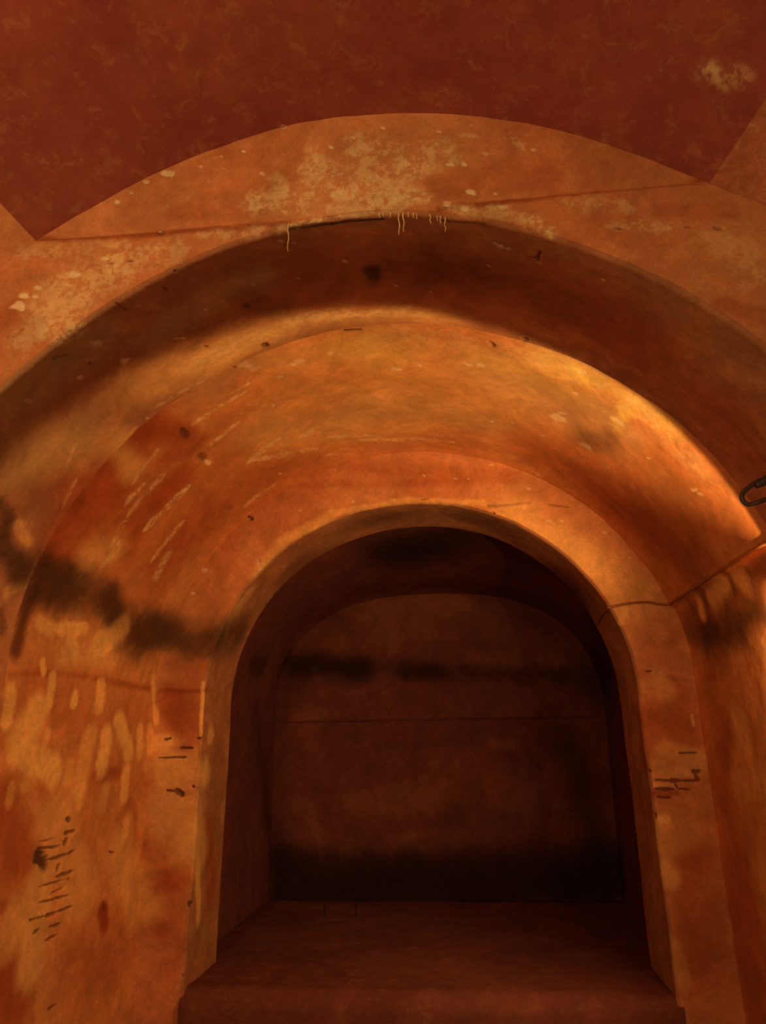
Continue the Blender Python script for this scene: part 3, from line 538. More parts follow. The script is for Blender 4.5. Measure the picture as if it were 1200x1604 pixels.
    ('red', -1.027, 1.983, 2.26, -0.893, 1.965, 2.419, 0.099, 0.8, 0.95, 'trim_2'),
    ('red', -1.052, 2.259, 2.2, -0.916, 2.252, 2.381, 0.1199, 0.8, 0.95, 'trim_2'),
    ('red', -0.949, 2.593, 2.325, -0.82, 2.781, 2.446, 0.1403, 0.4, 0.95, 'trim_2'),
    ('yellow', 0.266, 1.95, 2.591, 0.545, 1.941, 2.383, 0.0663, 0.5, 0.95, 'trim_2'),
    ('grey', -0.682, 1.948, 2.575, -0.549, 1.931, 2.637, 0.066, 0.4, 0.9, 'trim_2'),
    ('pale', 0.469, 1.143, 2.832, 0.531, 1.16, 2.799, 0.0172, 0.35, 0.9),
    ('pale', 0.493, 1.224, 2.798, 0.556, 1.218, 2.769, 0.0209, 0.35, 0.9),
    ('pale', 0.527, 1.273, 2.767, 0.55, 1.277, 2.753, 0.0146, 0.35, 0.9),
    ('red', -0.924, 1.936, 2.39, -1.046, 1.95, 2.233, 0.0407, 0.7, 0.85, 'trim_2'),  # dark red band that sets off the barrel's left front edge
    ('soot_shade', -0.924, 1.936, 2.39, -1.046, 1.95, 2.233, 0.0407, 0.24499999999999997, 0.9, 'trim_2'),
    ('red', -1.046, 1.95, 2.233, -1.126, 1.96, 2.075, 0.0351, 0.7, 0.85, 'trim_2'),
    ('soot_shade', -1.046, 1.95, 2.233, -1.126, 1.96, 2.075, 0.0351, 0.24499999999999997, 0.9, 'trim_2'),
    ('red', -1.137, 1.973, 2.043, -1.18, 1.963, 1.836, 0.025, 0.6, 0.85, 'trim_2'),
    ('soot_shade', -1.137, 1.973, 2.043, -1.18, 1.963, 1.836, 0.025, 0.21, 0.9, 'trim_2'),
    ('soot_shade', -1.128, 2.074, 2.054, -1.073, 2.86, 1.975, 0.0699, 0.3, 0.95, 'trim_2'),
    ('soot_shade', -1.136, 2.442, 1.978, -1.022, 2.86, 1.962, 0.0751, 0.3, 0.95, 'trim_2'),
    ('soot_shade', -1.134, 1.946, 2.055, -1.129, 2.153, 2.041, 0.0525, 0.5, 0.95, 'trim_2'),
    ('pale', -1.12, 1.869, 1.971, -1.115, 1.933, 2.104, 0.0094, 0.5, 0.6, 'trim_1'),
    ('pale', -1.107, 1.933, 2.122, -1.029, 1.948, 2.259, 0.0075, 0.4, 0.7, 'trim_1'),
    ('pale', -1.18, 1.938, 1.85, -1.123, 1.872, 1.958, 0.0082, 0.6, 0.6, 'trim_1'),
    ('pale', -1.147, 1.869, 1.7, -1.181, 1.938, 1.842, 0.0082, 0.6, 0.6, 'trim_1'),
    ('ochre', -1.029, 1.948, 2.259, -0.856, 1.859, 2.408, 0.0088, 0.5, 0.7, 'trim_1'),
    ('soot_shade', -0.979, 4.4, 0.869, 0.702, 4.4, 0.873, 0.0786, 0.8, 0.95, 'niche'),
    ('red', -1.178, 2.094, 1.727, -1.152, 2.744, 1.67, 0.0994, 0.4, 0.95, 'trim_2'),
    ('red', -1.169, 2.368, 1.569, -1.152, 2.84, 1.451, 0.087, 0.35, 0.95, 'trim_2'),
    ('red', -1.17, 2.452, 1.361, -1.156, 2.833, 1.24, 0.1239, 0.3, 0.95, 'trim_2'),
    ('red', -1.177, 2.46, 0.991, -1.144, 2.86, 0.933, 0.121, 0.45, 0.95, 'trim_2'),
    ('red', -1.048, 2.86, 1.762, -1.042, 2.86, 1.671, 0.0828, 0.5, 0.95, 'wall_inner'),
    ('red', -1.078, 2.86, 1.299, -1.029, 2.86, 0.896, 0.0776, 0.4, 0.95, 'wall_inner'),
    ('red', -1.104, 2.86, 1.88, -0.967, 2.86, 1.854, 0.0326, 0.3, 0.95, 'wall_inner'),
    ('red', 0.73, 2.86, 1.727, 0.713, 2.86, 1.578, 0.0641, 0.45, 0.95, 'wall_inner'),
    ('red', 0.693, 2.86, 1.235, 0.695, 2.86, 0.914, 0.0814, 0.5, 0.95, 'wall_inner'),
    ('soot_shade', -1.183, 2.183, 1.307, -1.182, 2.22, 1.282, 0.0257, 0.75, 0.7, 'trim_2'),
    ('soot_shade', -1.039, 2.86, 1.421, -0.97, 2.879, 1.415, 0.0129, 0.4, 0.8, 'wall_inner'),
    ('ochre', 0.626, 2.86, 1.465, 0.763, 2.86, 1.47, 0.0164, 0.4, 0.7, 'wall_inner'),
    ('ochre', 0.616, 2.86, 1.433, 0.685, 2.86, 1.432, 0.0082, 0.6, 0.6, 'wall_inner'),
    ('ochre', -1.135, 2.86, 1.604, -0.966, 2.895, 1.602, 0.0204, 0.5, 0.8, 'wall_inner'),
    ('ochre', -0.999, 2.86, 1.558, -0.97, 2.959, 1.376, 0.0329, 0.4, 0.8, 'wall_inner'),
    ('ochre', -1.113, 2.86, 1.46, -0.969, 2.911, 1.463, 0.0225, 0.35, 0.8, 'wall_inner'),
    ('ochre', -1.07, 2.86, 1.352, -0.973, 2.94, 1.226, 0.0579, 0.35, 0.8, 'wall_inner'),
    ('ochre', -1.185, 2.03, 1.489, -1.187, 2.022, 1.455, 0.0179, 0.5, 0.6, 'trim_2'),
    ('ochre', -1.182, 2.094, 1.525, -1.183, 2.084, 1.49, 0.0207, 0.5, 0.6, 'trim_2'),
    ('ochre', -1.176, 2.222, 1.555, -1.178, 2.212, 1.517, 0.0234, 0.5, 0.6, 'trim_2'),
    ('ochre', -1.171, 2.393, 1.467, -1.172, 2.378, 1.428, 0.0265, 0.5, 0.6, 'trim_2'),
    ('ochre', -1.165, 2.536, 1.449, -1.166, 2.519, 1.408, 0.0294, 0.5, 0.6, 'trim_2'),
    ('ochre', -1.173, 2.304, 1.535, -1.175, 2.292, 1.496, 0.0235, 0.5, 0.6, 'trim_2'),
    ('ochre', -1.16, 2.714, 1.345, -1.161, 2.694, 1.303, 0.0325, 0.5, 0.6, 'trim_2'),
    ('ochre', -1.182, 2.057, 1.6, -1.183, 2.047, 1.564, 0.0178, 0.5, 0.6, 'trim_2'),
    ('ochre', -1.176, 2.163, 1.625, -1.178, 2.153, 1.587, 0.0206, 0.5, 0.6, 'trim_2'),
    ('pale', -0.433, 1.749, 2.635, -0.24, 1.797, 2.673, 0.0306, 0.6, 0.9, 'trim_1'),  # lit strip near the arch crown, light put into the colour
    ('pale', -0.24, 1.797, 2.673, -0.023, 1.815, 2.663, 0.0271, 0.6, 0.9, 'trim_1'),
    ('pale', -0.657, 1.773, 2.544, -0.459, 1.787, 2.631, 0.0542, 0.4, 0.9, 'trim_1'),
    ('ochre', -0.455, 1.771, 2.631, -0.007, 1.834, 2.662, 0.0579, 0.6, 0.9, 'trim_1'),
    ('ochre', -0.748, 1.752, 2.485, -0.509, 1.783, 2.614, 0.0883, 0.5, 0.9, 'trim_1'),
    ('chip', -0.685, 1.369, 2.758, -0.68, 1.369, 2.756, 0.0044, 0.8, 0.6),
    ('chip', -0.633, 1.369, 2.753, -0.629, 1.369, 2.751, 0.0033, 0.8, 0.6),
    ('chip', -0.578, 1.369, 2.748, -0.574, 1.369, 2.746, 0.0033, 0.8, 0.6),
    ('chip', -0.491, 1.369, 2.764, -0.487, 1.369, 2.762, 0.0033, 0.8, 0.6),
    ('chip', -0.393, 1.369, 2.779, -0.388, 1.369, 2.776, 0.0044, 0.8, 0.6),
    ('chip', -0.444, 1.369, 2.735, -0.44, 1.369, 2.733, 0.0033, 0.8, 0.6),
    ('chip', -0.478, 1.369, 2.801, -0.474, 1.369, 2.799, 0.0033, 0.8, 0.6),
    ('chip', -0.239, 1.369, 2.829, -0.234, 1.369, 2.827, 0.0045, 0.8, 0.6),
    ('chip', -0.19, 1.369, 2.849, -0.186, 1.369, 2.847, 0.0034, 0.8, 0.6),
    ('chip', 0.087, 1.369, 2.778, 0.092, 1.369, 2.776, 0.0044, 0.8, 0.6),
    ('chip', 0.204, 1.369, 2.731, 0.207, 1.369, 2.729, 0.0032, 0.8, 0.6),
    ('chip', 0.27, 1.369, 2.751, 0.273, 1.369, 2.749, 0.0032, 0.8, 0.6),
    ('chip', -0.004, 1.369, 2.845, -0.0, 1.369, 2.843, 0.0034, 0.8, 0.6),
    ('chip', -0.127, 1.369, 2.867, -0.123, 1.369, 2.865, 0.0034, 0.8, 0.6),
    ('chip', -0.766, 1.369, 2.692, -0.761, 1.369, 2.69, 0.0043, 0.8, 0.6),
    ('chip', -0.679, 1.369, 2.692, -0.675, 1.369, 2.69, 0.0032, 0.8, 0.6),
    ('chip', -0.799, 1.369, 2.663, -0.795, 1.369, 2.661, 0.0032, 0.8, 0.6),
    ('chip', -0.5, 1.369, 2.675, -0.497, 1.369, 2.674, 0.0032, 0.8, 0.6),
    ('ochre', -0.569, 2.242, 2.619, -0.139, 2.269, 2.693, 0.1411, 0.4, 0.95, 'trim_2'),
    ('ochre', -0.153, 2.462, 2.69, 0.185, 2.348, 2.62, 0.1663, 0.4, 0.95, 'trim_2'),
    ('ochre', -0.617, 2.442, 2.59, -0.165, 2.625, 2.687, 0.108, 0.35, 0.95, 'trim_2'),
    ('red', -1.107, 1.985, 2.116, -0.879, 1.953, 2.432, 0.1654, 0.5, 0.95, 'trim_2'),
    ('red', -1.062, 2.551, 2.158, -0.841, 2.457, 2.444, 0.1662, 0.4, 0.95, 'trim_2'),
    ('red', 0.32, 2.531, 2.55, 0.596, 2.544, 2.313, 0.1679, 0.4, 0.95, 'trim_2'),
]
# ---------------------------------------------------------------- noise
def hsh(i, j, k, s):
    n = (i*374761393+j*668265263+k*2147483647+s*974634777) & 0xffffffff
    n = ((n ^ (n >> 13))*1274126177) & 0xffffffff
    n = ((n ^ (n >> 16))*2246822519) & 0xffffffff
    return ((n ^ (n >> 15)) & 0xffffff)/float(0xffffff)
def vnoise(P, f, s=0):
    Q = P*f; i = np.floor(Q).astype(np.int64); t = Q-i; t = t*t*(3-2*t)
    out = 0
    for a in (0, 1):
        for b in (0, 1):
            for c in (0, 1):
                wgt = (t[:, 0] if a else 1-t[:, 0])*(t[:, 1] if b else 1-t[:, 1])*(t[:, 2] if c else 1-t[:, 2])
                out = out+wgt*hsh(i[:, 0]+a, i[:, 1]+b, i[:, 2]+c, s)
    return out*2-1
def fbm(P, f, s=0, o=3):
    r = 0; a = 1.0
    for k in range(o): r = r+a*vnoise(P, f*2.03**k, s+k*7); a *= .5
    return r/1.75
def sm(x, a, b):
    t = np.clip((x-a)/(b-a), 0, 1); return t*t*(3-2*t)

INNER = ('wall_right', 'wall_left', 'wall_back', 'wall_back_foot', 'ceiling_niche', 'floor_niche')
CH = {'pale': 0, 'soot_shade': 1, 'red': 2, 'ochre': 3, 'hole': 4, 'grey': 5, 'yellow': 6, 'chip': 7}

def masks(P, name):
    """wear, stains and painted light or shade at wall points P, from the table MARKS"""
    n = len(P); M = np.zeros((n, 8))
    W = np.stack([fbm(P, 9, 11), fbm(P, 9, 23), fbm(P, 9, 37)], -1)
    W2 = np.stack([fbm(P, 60, 41), fbm(P, 60, 53), fbm(P, 60, 67)], -1)
    for kind, ax, ay, az, bx, by, bz, r, s, soft, *only in MARKS:
        if only and (only[0] != name and not (only[0] == 'niche' and name in INNER)): continue
        A = np.array([ax, ay, az]); B = np.array([bx, by, bz])
        pad = r*1.9+.004
        lo = np.minimum(A, B)-pad; hi = np.maximum(A, B)+pad
        idx = np.nonzero(((P > lo) & (P < hi)).all(1))[0]
        if not len(idx): continue
        wa = min(.45*r, .03); wb = min(.35*r, .006)
        if kind == 'hole': wa, wb = (.2*r, min(.9*r, .005)) if ((B-A)@(B-A)) < 16*r*r else (.1*r, min(.35*r, .003))
        if kind == 'chip': wa, wb = 0, .9*r
        Q = P[idx]+W[idx]*wa+W2[idx]*wb
        ab = B-A; L = float(ab@ab)
        t = np.clip(((Q-A)@ab)/(L+1e-9), 0, 1)
        d = np.linalg.norm(Q-A-t[:, None]*ab, axis=1)/r
        if kind in ('pale',) and L > 25*r*r: d = d/np.maximum(.15, np.sqrt(np.clip(1-(2*t-1)**4, 0, 1)))*(1+.35*W2[idx, 0])
        if kind == 'hole' and L > 9*r*r: d = d/np.maximum(.2, np.sqrt(np.clip(1-(2*t-1)**4, 0, 1)))*(1+.7*W2[idx, 1])
        v = s*(1-sm(d, 1-soft*.95, 1+soft*.6))
        if kind == 'wipe': M[idx, 1] *= 1-v; M[idx, 3] = np.maximum(M[idx, 3], v); continue
        k = CH[kind]; M[idx, k] = np.maximum(M[idx, k], v) if kind in ('hole', 'chip') else 1-(1-M[idx, k])*(1-v)
    return M

# ---------------------------------------------------------------- plaster
def plaster(name, base, base2, rough=.92, bump=1.0, tone=1.0, mott=.65):
    def tn(*c): return tuple(v*tone for v in c)
    mt = bpy.data.materials.new(name); mt.use_nodes = True; nt = mt.node_tree; N = nt.nodes; L = nt.links; N.clear()
    def nd(t, **kw):
        x = N.new(t)
        for k, v in kw.items(): setattr(x, k, v)
        return x
    out = nd('ShaderNodeOutputMaterial'); bs = nd('ShaderNodeBsdfPrincipled'); L.new(bs.outputs[0], out.inputs[0])
    bs.inputs['Roughness'].default_value = rough; bs.inputs['Specular IOR Level'].default_value = .12
    tc = nd('ShaderNodeTexCoord')
    def noise(scale, detail, dist=0, rg=.6):
        x = nd('ShaderNodeTexNoise'); x.inputs['Scale'].default_value = scale; x.inputs['Detail'].default_value = detail
        x.inputs['Roughness'].default_value = rg; x.inputs['Distortion'].default_value = dist
        L.new(tc.outputs['Object'], x.inputs['Vector']); return x.outputs['Fac']
    def ramp(src, a, b, lo=0., hi=1.):
        x = nd('ShaderNodeMapRange'); x.interpolation_type = 'SMOOTHSTEP'
        for i, v in enumerate((a, b, lo, hi)): x.inputs[i+1].default_value = v
        L.new(src, x.inputs[0]); return x.outputs[0]
    def math_(op, a, b):
        x = nd('ShaderNodeMath', operation=op)
        for i, v in enumerate((a, b)):
            if isinstance(v, (int, float)): x.inputs[i].default_value = v
            else: L.new(v, x.inputs[i])
        return x.outputs[0]
    def mix(f, a, b):
        x = nd('ShaderNodeMix', data_type='RGBA')
        for s_, v in ((x.inputs[0], f), (x.inputs[6], a), (x.inputs[7], b)):
            if isinstance(v, (int, float)): s_.default_value = v
            elif isinstance(v, tuple): s_.default_value = v+(1,)
            else: L.new(v, s_)
        return x.outputs[2]
    at1 = nd('ShaderNodeAttribute', attribute_name='wear_light_a'); at2 = nd('ShaderNodeAttribute', attribute_name='wear_light_b')
    s1 = nd('ShaderNodeSeparateColor'); L.new(at1.outputs['Color'], s1.inputs[0])
    s2 = nd('ShaderNodeSeparateColor'); L.new(at2.outputs['Color'], s2.inputs[0])
    pale, soot_shade, red, ochre = s1.outputs[0], s1.outputs[1], s1.outputs[2], at1.outputs['Alpha']
    hole, grey, yellow, chip = s2.outputs[0], s2.outputs[1], s2.outputs[2], at2.outputs['Alpha']
    nb = noise(2.2, 3, .4); nm = noise(9, 5, .6); nf = noise(70, 6, 0, .65); ng = noise(260, 3); nx = noise(26, 6, .5, .7)
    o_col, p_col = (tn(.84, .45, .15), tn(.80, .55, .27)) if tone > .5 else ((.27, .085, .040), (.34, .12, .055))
    c = mix(ramp(nb, .35, .68), base, base2)
    c = mix(math_('MULTIPLY', ramp(nm, .48, .68), .55*mott), c, tn(.50, .17, .055))
    c = mix(math_('MULTIPLY', ramp(nx, .52, .66), .34*mott), c, tn(.72, .40, .15))
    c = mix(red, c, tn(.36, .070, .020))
    c = mix(grey, c, tn(.44, .26, .12))
    c = mix(math_('MULTIPLY', ochre, .92), c, o_col)
    c = mix(yellow, c, tn(.85, .58, .12))
    brk = ramp(math_('ADD', nx, math_('MULTIPLY', math_('SUBTRACT', nf, .5), .5)), .42, .56, .15, 1.0)
    c = mix(math_('MULTIPLY', pale, brk), c, p_col)
    c = mix(chip, c, tn(.82, .60, .34))
    c = mix(ramp(math_('ADD', soot_shade, math_('MULTIPLY', math_('SUBTRACT', nx, .5), .35)), .05, .95, 0, .92), c, (.045*tone**.6, .020*tone**.6, .013*tone**.6))
    c = mix(math_('MULTIPLY', hole, .78), c, (.12, .040, .018))
    # tiny lime specks and pin holes of the lime plaster
    c = mix(math_('MULTIPLY', ramp(nf, .70, .76), .35), c, tn(.82, .55, .26))
    c = mix(math_('MULTIPLY', ramp(nf, .31, .25), .45), c, (.22, .07, .03))
    # uneven lime wash: broad clouds, patches and sandy grain
    nc = noise(5.5, 8, .8, .68); n2 = noise(17, 7, .5, .7)
    val = math_('MULTIPLY', ramp(nc, .34, .66, .74, 1.18), ramp(n2, .32, .66, .84, 1.12))
    val = math_('MULTIPLY', val, ramp(ng, .25, .75, .86, 1.14)); val = math_('MULTIPLY', val, ramp(nf, .3, .7, .92, 1.08))
    val = math_('ADD', math_('MULTIPLY', val, mott), (1-mott)*.97)
    vm = nd('ShaderNodeVectorMath', operation='SCALE'); L.new(c, vm.inputs[0]); L.new(val, vm.inputs['Scale'])
    L.new(vm.outputs[0], bs.inputs['Base Color'])
    b1 = nd('ShaderNodeBump'); b1.inputs['Strength'].default_value = .5*bump; b1.inputs['Distance'].default_value = .004
    L.new(math_('ADD', math_('MULTIPLY', nx, .9), math_('MULTIPLY', nf, .35)), b1.inputs['Height'])
    b2 = nd('ShaderNodeBump'); b2.inputs['Strength'].default_value = .25*bump; b2.inputs['Distance'].default_value = .001
    L.new(ng, b2.inputs['Height']); L.new(b1.outputs[0], b2.inputs['Normal']); L.new(b2.outputs[0], bs.inputs['Normal'])
    return mt

M_WALL = plaster('ochre_plaster', (.56, .190, 0.075), (.64, .26, 0.105))
M_BARREL = plaster('burnished_ochre_plaster', (.60, .210, 0.068), (.67, .28, 0.100), .75, .6)
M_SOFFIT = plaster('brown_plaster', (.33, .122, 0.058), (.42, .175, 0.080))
M_CEIL = plaster('red_plaster', (.26, .053, 0.040), (.30, .070, 0.046), .92, .6, 1, .35)
M_SIDE = plaster('lighter_red_plaster', (.36, .105, .056), (.46, .16, .075), .92, 1, 1, .9)  # lighter tone for the right vault cell, standing in for light on it
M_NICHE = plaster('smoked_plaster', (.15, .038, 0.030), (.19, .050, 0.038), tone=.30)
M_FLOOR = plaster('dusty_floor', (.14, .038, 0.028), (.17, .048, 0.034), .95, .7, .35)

def simple(name, col, rough=.6, metal=0, emit=None):
    mt = bpy.data.materials.new(name); mt.use_nodes = True; nt = mt.node_tree; b = nt.nodes['Principled BSDF']
    b.inputs['Roughness'].default_value = rough; b.inputs['Metallic'].default_value = metal
    n = nt.nodes.new('ShaderNodeTexNoise'); n.inputs['Scale'].default_value = 90; n.inputs['Detail'].default_value = 4
    r = nt.nodes.new('ShaderNodeValToRGB'); r.color_ramp.elements[0].position = .3; r.color_ramp.elements[1].position = .7
    r.color_ramp.elements[0].color = tuple(c*.65 for c in col)+(1,); r.color_ramp.elements[1].color = col+(1,)
    tc = nt.nodes.new('ShaderNodeTexCoord'); nt.links.new(tc.outputs['Object'], n.inputs['Vector'])
    nt.links.new(n.outputs['Fac'], r.inputs[0]); nt.links.new(r.outputs[0], b.inputs['Base Color'])
    if emit: b.inputs['Emission Color'].default_value = emit+(1,); b.inputs['Emission Strength'].default_value = 6
    return mt

# ---------------------------------------------------------------- surfaces
VIEW = np.array([0, 0, EYE])
def surface(name, G, mat, flip=None):
    """G: grid of points (nu, nv, 3), heights from the eye -> one mesh with hand-made unevenness, wear and painted tone"""
    nu, nv = G.shape[:2]; P = G.reshape(-1, 3).copy(); P[:, 2] += EYE
    M = masks(P, name)
    du = np.gradient(G, axis=0); dv = np.gradient(G, axis=1); Nn = np.cross(du, dv).reshape(-1, 3)
    Nn /= np.linalg.norm(Nn, axis=1)[:, None]+1e-12
    sgn = np.sign(((VIEW-P)*Nn).sum(1)); Nn *= sgn[:, None]
    dent = -M[:, 4]*.010-.0012*M[:, 0]-.0022*M[:, 7]+.0015*M[:, 3]*0
    D = np.stack([fbm(P, 3.1, 101), fbm(P, 3.1, 131), fbm(P, 3.1, 151)], -1)*.0065
    D += np.stack([fbm(P, 22, 201, 2), fbm(P, 22, 231, 2), fbm(P, 22, 251, 2)], -1)*.0016
    P = P+D+Nn*dent[:, None]
    i, j = np.meshgrid(np.arange(nu-1), np.arange(nv-1), indexing='ij')
    a = (i*nv+j).ravel(); q = np.stack([a, a+1, a+nv+1, a+nv], 1)
    if sgn[len(sgn)//2] > 0: q = q[:, ::-1]
    me = bpy.data.meshes.new(name); me.vertices.add(len(P)); me.vertices.foreach_set('co', P.ravel().astype(np.float32))
    me.loops.add(q.size); me.loops.foreach_set('vertex_index', q.ravel().astype(np.int32))
    me.polygons.add(len(q)); me.polygons.foreach_set('loop_start', np.arange(0, q.size, 4, dtype=np.int32))
    me.polygons.foreach_set('loop_total', np.full(len(q), 4, dtype=np.int32))
    me.polygons.foreach_set('use_smooth', np.ones(len(q), dtype=bool))
    me.update(calc_edges=True); me.validate()
    for an, cols in (('wear_light_a', M[:, [0, 1, 2, 3]]), ('wear_light_b', M[:, [4, 5, 6, 7]])):
        at = me.attributes.new(an, 'FLOAT_COLOR', 'POINT'); at.data.foreach_set('color', cols.ravel().astype(np.float32))
    me.materials.append(mat)
    o = bpy.data.objects.new(name, me); C.objects.link(o); o['kind'] = 'structure'
    return o
def structure(o, label): o['label'] = label; return o

def tpar(k, j, deep=1.08, foot=1.9):
    """parameter along an arch: <0 metres below the spring on the right, 0..1 the curve, >1 metres below it on the left"""
    d = np.r_[np.linspace(0, deep, j), np.linspace(deep, foot, 12)[1:]][1:]
    return np.r_[-d[::-1], np.linspace(0, 1, k), 1+d]
def arch(p, Y, T, zb=-EYE, off=0., bat=BAT):
    cx, cz, w_, h_, n_ = p; w_ = w_+off; h_ = h_+off
    th = np.clip(T, 0, 1)*np.pi; c, s = np.cos(th), np.clip(np.sin(th), 0, 1)
    x = w_*np.sign(c)*np.abs(c)**(2/n_); z = h_*s**(2/n_)
    dn = np.where(T < 0, -T, np.where(T > 1, T-1, 0)); zz = -np.minimum(dn, cz-zb)
    x = x+np.sign(c)*(-zz)*bat
    return np.stack([cx+x, np.full_like(x, Y), cz+np.where(dn > 0, zz, z)], -1)
def sweep(rows): return np.stack(rows, 1)
RD = .010
def fillet(p, Y, T, zb, n=4, way=1):
    """rounded arris between a soffit that starts at Y and the face in front of it"""
    out = []
    for k in range(n+1):
        a = k/n*math.pi/2
        out.append(arch(p, Y+way*RD*(1-math.sin(a)), T, zb, RD*(1-math.cos(a))))
    return out
# outer wide arch, then the deep barrel
T = tpar(1150, 150, .7)
rows = [arch(P3, Y3+RD*(1-math.cos(a)), T, -EYE, RD*(1-math.sin(a))) for a in np.linspace(0, math.pi/2, 5)]
for k in np.linspace(0, 1, 130)[1:]:
    Y = (Y3+RD)*(1-k)+Y2*k; rows.append(arch(P3*(1-k)+P2*k, Y, T, -EYE))
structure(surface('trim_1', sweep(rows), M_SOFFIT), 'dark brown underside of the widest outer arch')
T = tpar(1150, 420)
rows = [arch(P2*(1-k)+PL*k, Y2+.008*k, T) for k in (0, .5, 1)]
for k in np.linspace(0, 1, 260)[1:]:
    Y = (Y2+.008)*(1-k)+YB*k; p = PL*(1-k)+P2*k
    g = arch(p, Y, T)
    # below the springing line on the right the jamb is set back a little
    rr = (T < .5)*sm(SPR-.004-g[:, 2], 0, .010)*.012
    g[:, 0] += rr; rows.append(g)
structure(surface('trim_2', sweep(rows), M_BARREL), 'deep orange barrel arch lit from the right')
# wall with the niche opening
rows = []
for k in np.linspace(0, 1, 105):
    A = arch(P2, YB, T, off=.018*(T < .5)); B = arch(P1, YB, T, off=RD); rows.append(A*(1-k)+B*k)
structure(surface('wall_inner', sweep(rows), M_WALL), 'orange wall around the niche opening')
T = tpar(900, 380)
ZN = FLO-.1
rows = [arch(P1, YB+RD*(1-math.cos(a)), T, -EYE, RD*(1-math.sin(a))) for a in np.linspace(0, math.pi/2, 5)]
for k in np.linspace(0, 1, 56)[1:-1]: rows.append(arch(P1, (YB+RD)*(1-k)+(Y1-RD)*k, T, -EYE))
rows += [arch(P1, Y1-RD+RD*math.sin(a), T, -EYE, RD*(1-math.cos(a))) for a in np.linspace(0, math.pi/2, 4)]
rows += [arch(P1, Y1, T, -EYE)*(1-k)+arch(NF, Y1, T, -EYE, bat=0)*k for k in (.3, .6, 1)]
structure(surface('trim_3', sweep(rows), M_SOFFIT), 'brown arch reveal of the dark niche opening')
# the niche
TN = tpar(420, 200, .9, .95); jn = int((TN < 0).sum()); kn = int((TN <= 1).sum())
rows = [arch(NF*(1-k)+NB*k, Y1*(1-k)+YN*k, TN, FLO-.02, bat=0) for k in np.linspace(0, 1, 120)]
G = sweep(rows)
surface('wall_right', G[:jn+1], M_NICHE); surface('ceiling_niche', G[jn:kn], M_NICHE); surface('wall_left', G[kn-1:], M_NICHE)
A = arch(NB, YN, TN, FLO-.02, bat=0); Cc = np.array([NB[0], YN, -.35])
A[:, 2] = np.maximum(A[:, 2], FLO); rows = []
for k in np.linspace(1, 0, 150):
    g = Cc*(1-k)+A*k
    z = g[:, 2]; led = sm(z, .085, .10)*(1-sm(z, .25, .33))*.02      # a shallow sooty ledge crosses the back wall
    g[:, 1] -= led*min(1, (1-k)*12); rows.append(g)
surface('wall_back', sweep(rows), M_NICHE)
o = None
# lower edge of the back wall closes against the floor
xs = np.linspace(-1, 1, 160); A0 = np.array([NB[0]-NB[2], YN, FLO]); A1 = np.array([NB[0]+NB[2], YN, FLO])
edge = A0+(A1-A0)*((xs+1)/2)[:, None]
rows = [Cc*(1-k)+edge*k for k in np.linspace(0, 1, 90)]
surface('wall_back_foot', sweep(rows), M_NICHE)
# floors
# its front edge is rounded over and drops to the chamber floor
sy = np.linspace(4.42, YB+.05, 210); an = np.linspace(0, math.pi/2, 20)[1:]; dz = np.linspace(0, 1, 30)[1:]
yy = np.r_[sy, YB+.05-.06*np.sin(an), np.full(29, YB-.01)]
zz = np.r_[np.full(210, FLO), FLO-.06+.06*np.cos(an), (FLO-.06)*(1-dz)-EYE*dz]
xs = np.linspace(-1, 1, 460); rows = []
for y_, z_ in zip(yy, zz):
    hw = P1[2]+.035 if y_ < Y1 else .925
    rows.append(np.stack([-.175+xs*hw, np.full_like(xs, y_), np.full_like(xs, z_)], -1))
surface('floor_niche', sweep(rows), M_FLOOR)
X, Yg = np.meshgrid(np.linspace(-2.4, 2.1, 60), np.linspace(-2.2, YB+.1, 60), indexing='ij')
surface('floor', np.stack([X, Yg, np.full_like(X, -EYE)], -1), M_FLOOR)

# outer wall: bounded above by the cornice line between the two springing points of the vault
GL = np.array([-.889, 1.047]); GR = np.array([.529, 1.060]); XL, XR = -2.3, 2.0
def hi(x):
    x = np.asarray(x, float)
    z = GL[1]+(x-GL[0])/(GR[0]-GL[0])*(GR[1]-GL[1])
    z = np.where(x < GL[0], GL[1]+(x-GL[0])*.79, z); return np.where(x > GR[0], GR[1]-(x-GR[0])*.60, z)
def recess(x): return .013*np.clip(np.abs(x+.12)/.5, 0, 1)**1.5*((x > GL[0]) & (x < GR[0]))*np.clip((x-GL[0])/.05, 0, 1)*np.clip((GR[0]-x)/.05, 0, 1)
T = tpar(1000, 60, .6); inn = arch(P3, Y3, T, -EYE, RD)
# outline of the face along each ray from the arch centre
th = np.clip(T, 0, 1)*np.pi; dirs = np.stack([inn[:, 0]-P3[0], inn[:, 2]-P3[1]], -1)
out = inn.copy()
for i in range(len(T)):
    if T[i] <= 0: out[i] = (XR, Y3, inn[i, 2]); continue
    if T[i] >= 1: out[i] = (XL, Y3, inn[i, 2]); continue
    d = dirs[i]; lo_, hi_ = 1.0, 6.0
    for _ in range(40):
        mid = (lo_+hi_)/2; x = P3[0]+d[0]*mid; z = P3[1]+d[1]*mid
        if XL < x < XR and z < hi(x): lo_ = mid
        else: hi_ = mid
    out[i, 0] = P3[0]+d[0]*lo_; out[i, 2] = P3[1]+d[1]*lo_
rows = [inn*(1-k)+out*k for k in np.linspace(0, 1, 150)**1.3]
for a in np.linspace(0, math.pi/2, 5)[1:]:
    g = out.copy(); rc = recess(out[:, 0])*(out[:, 2] > .9); g[:, 1] += rc*math.sin(a); g[:, 2] += 0; rows.append(g)
structure(surface('wall_front', sweep(rows), M_WALL), 'ochre wall face around the widest arch')
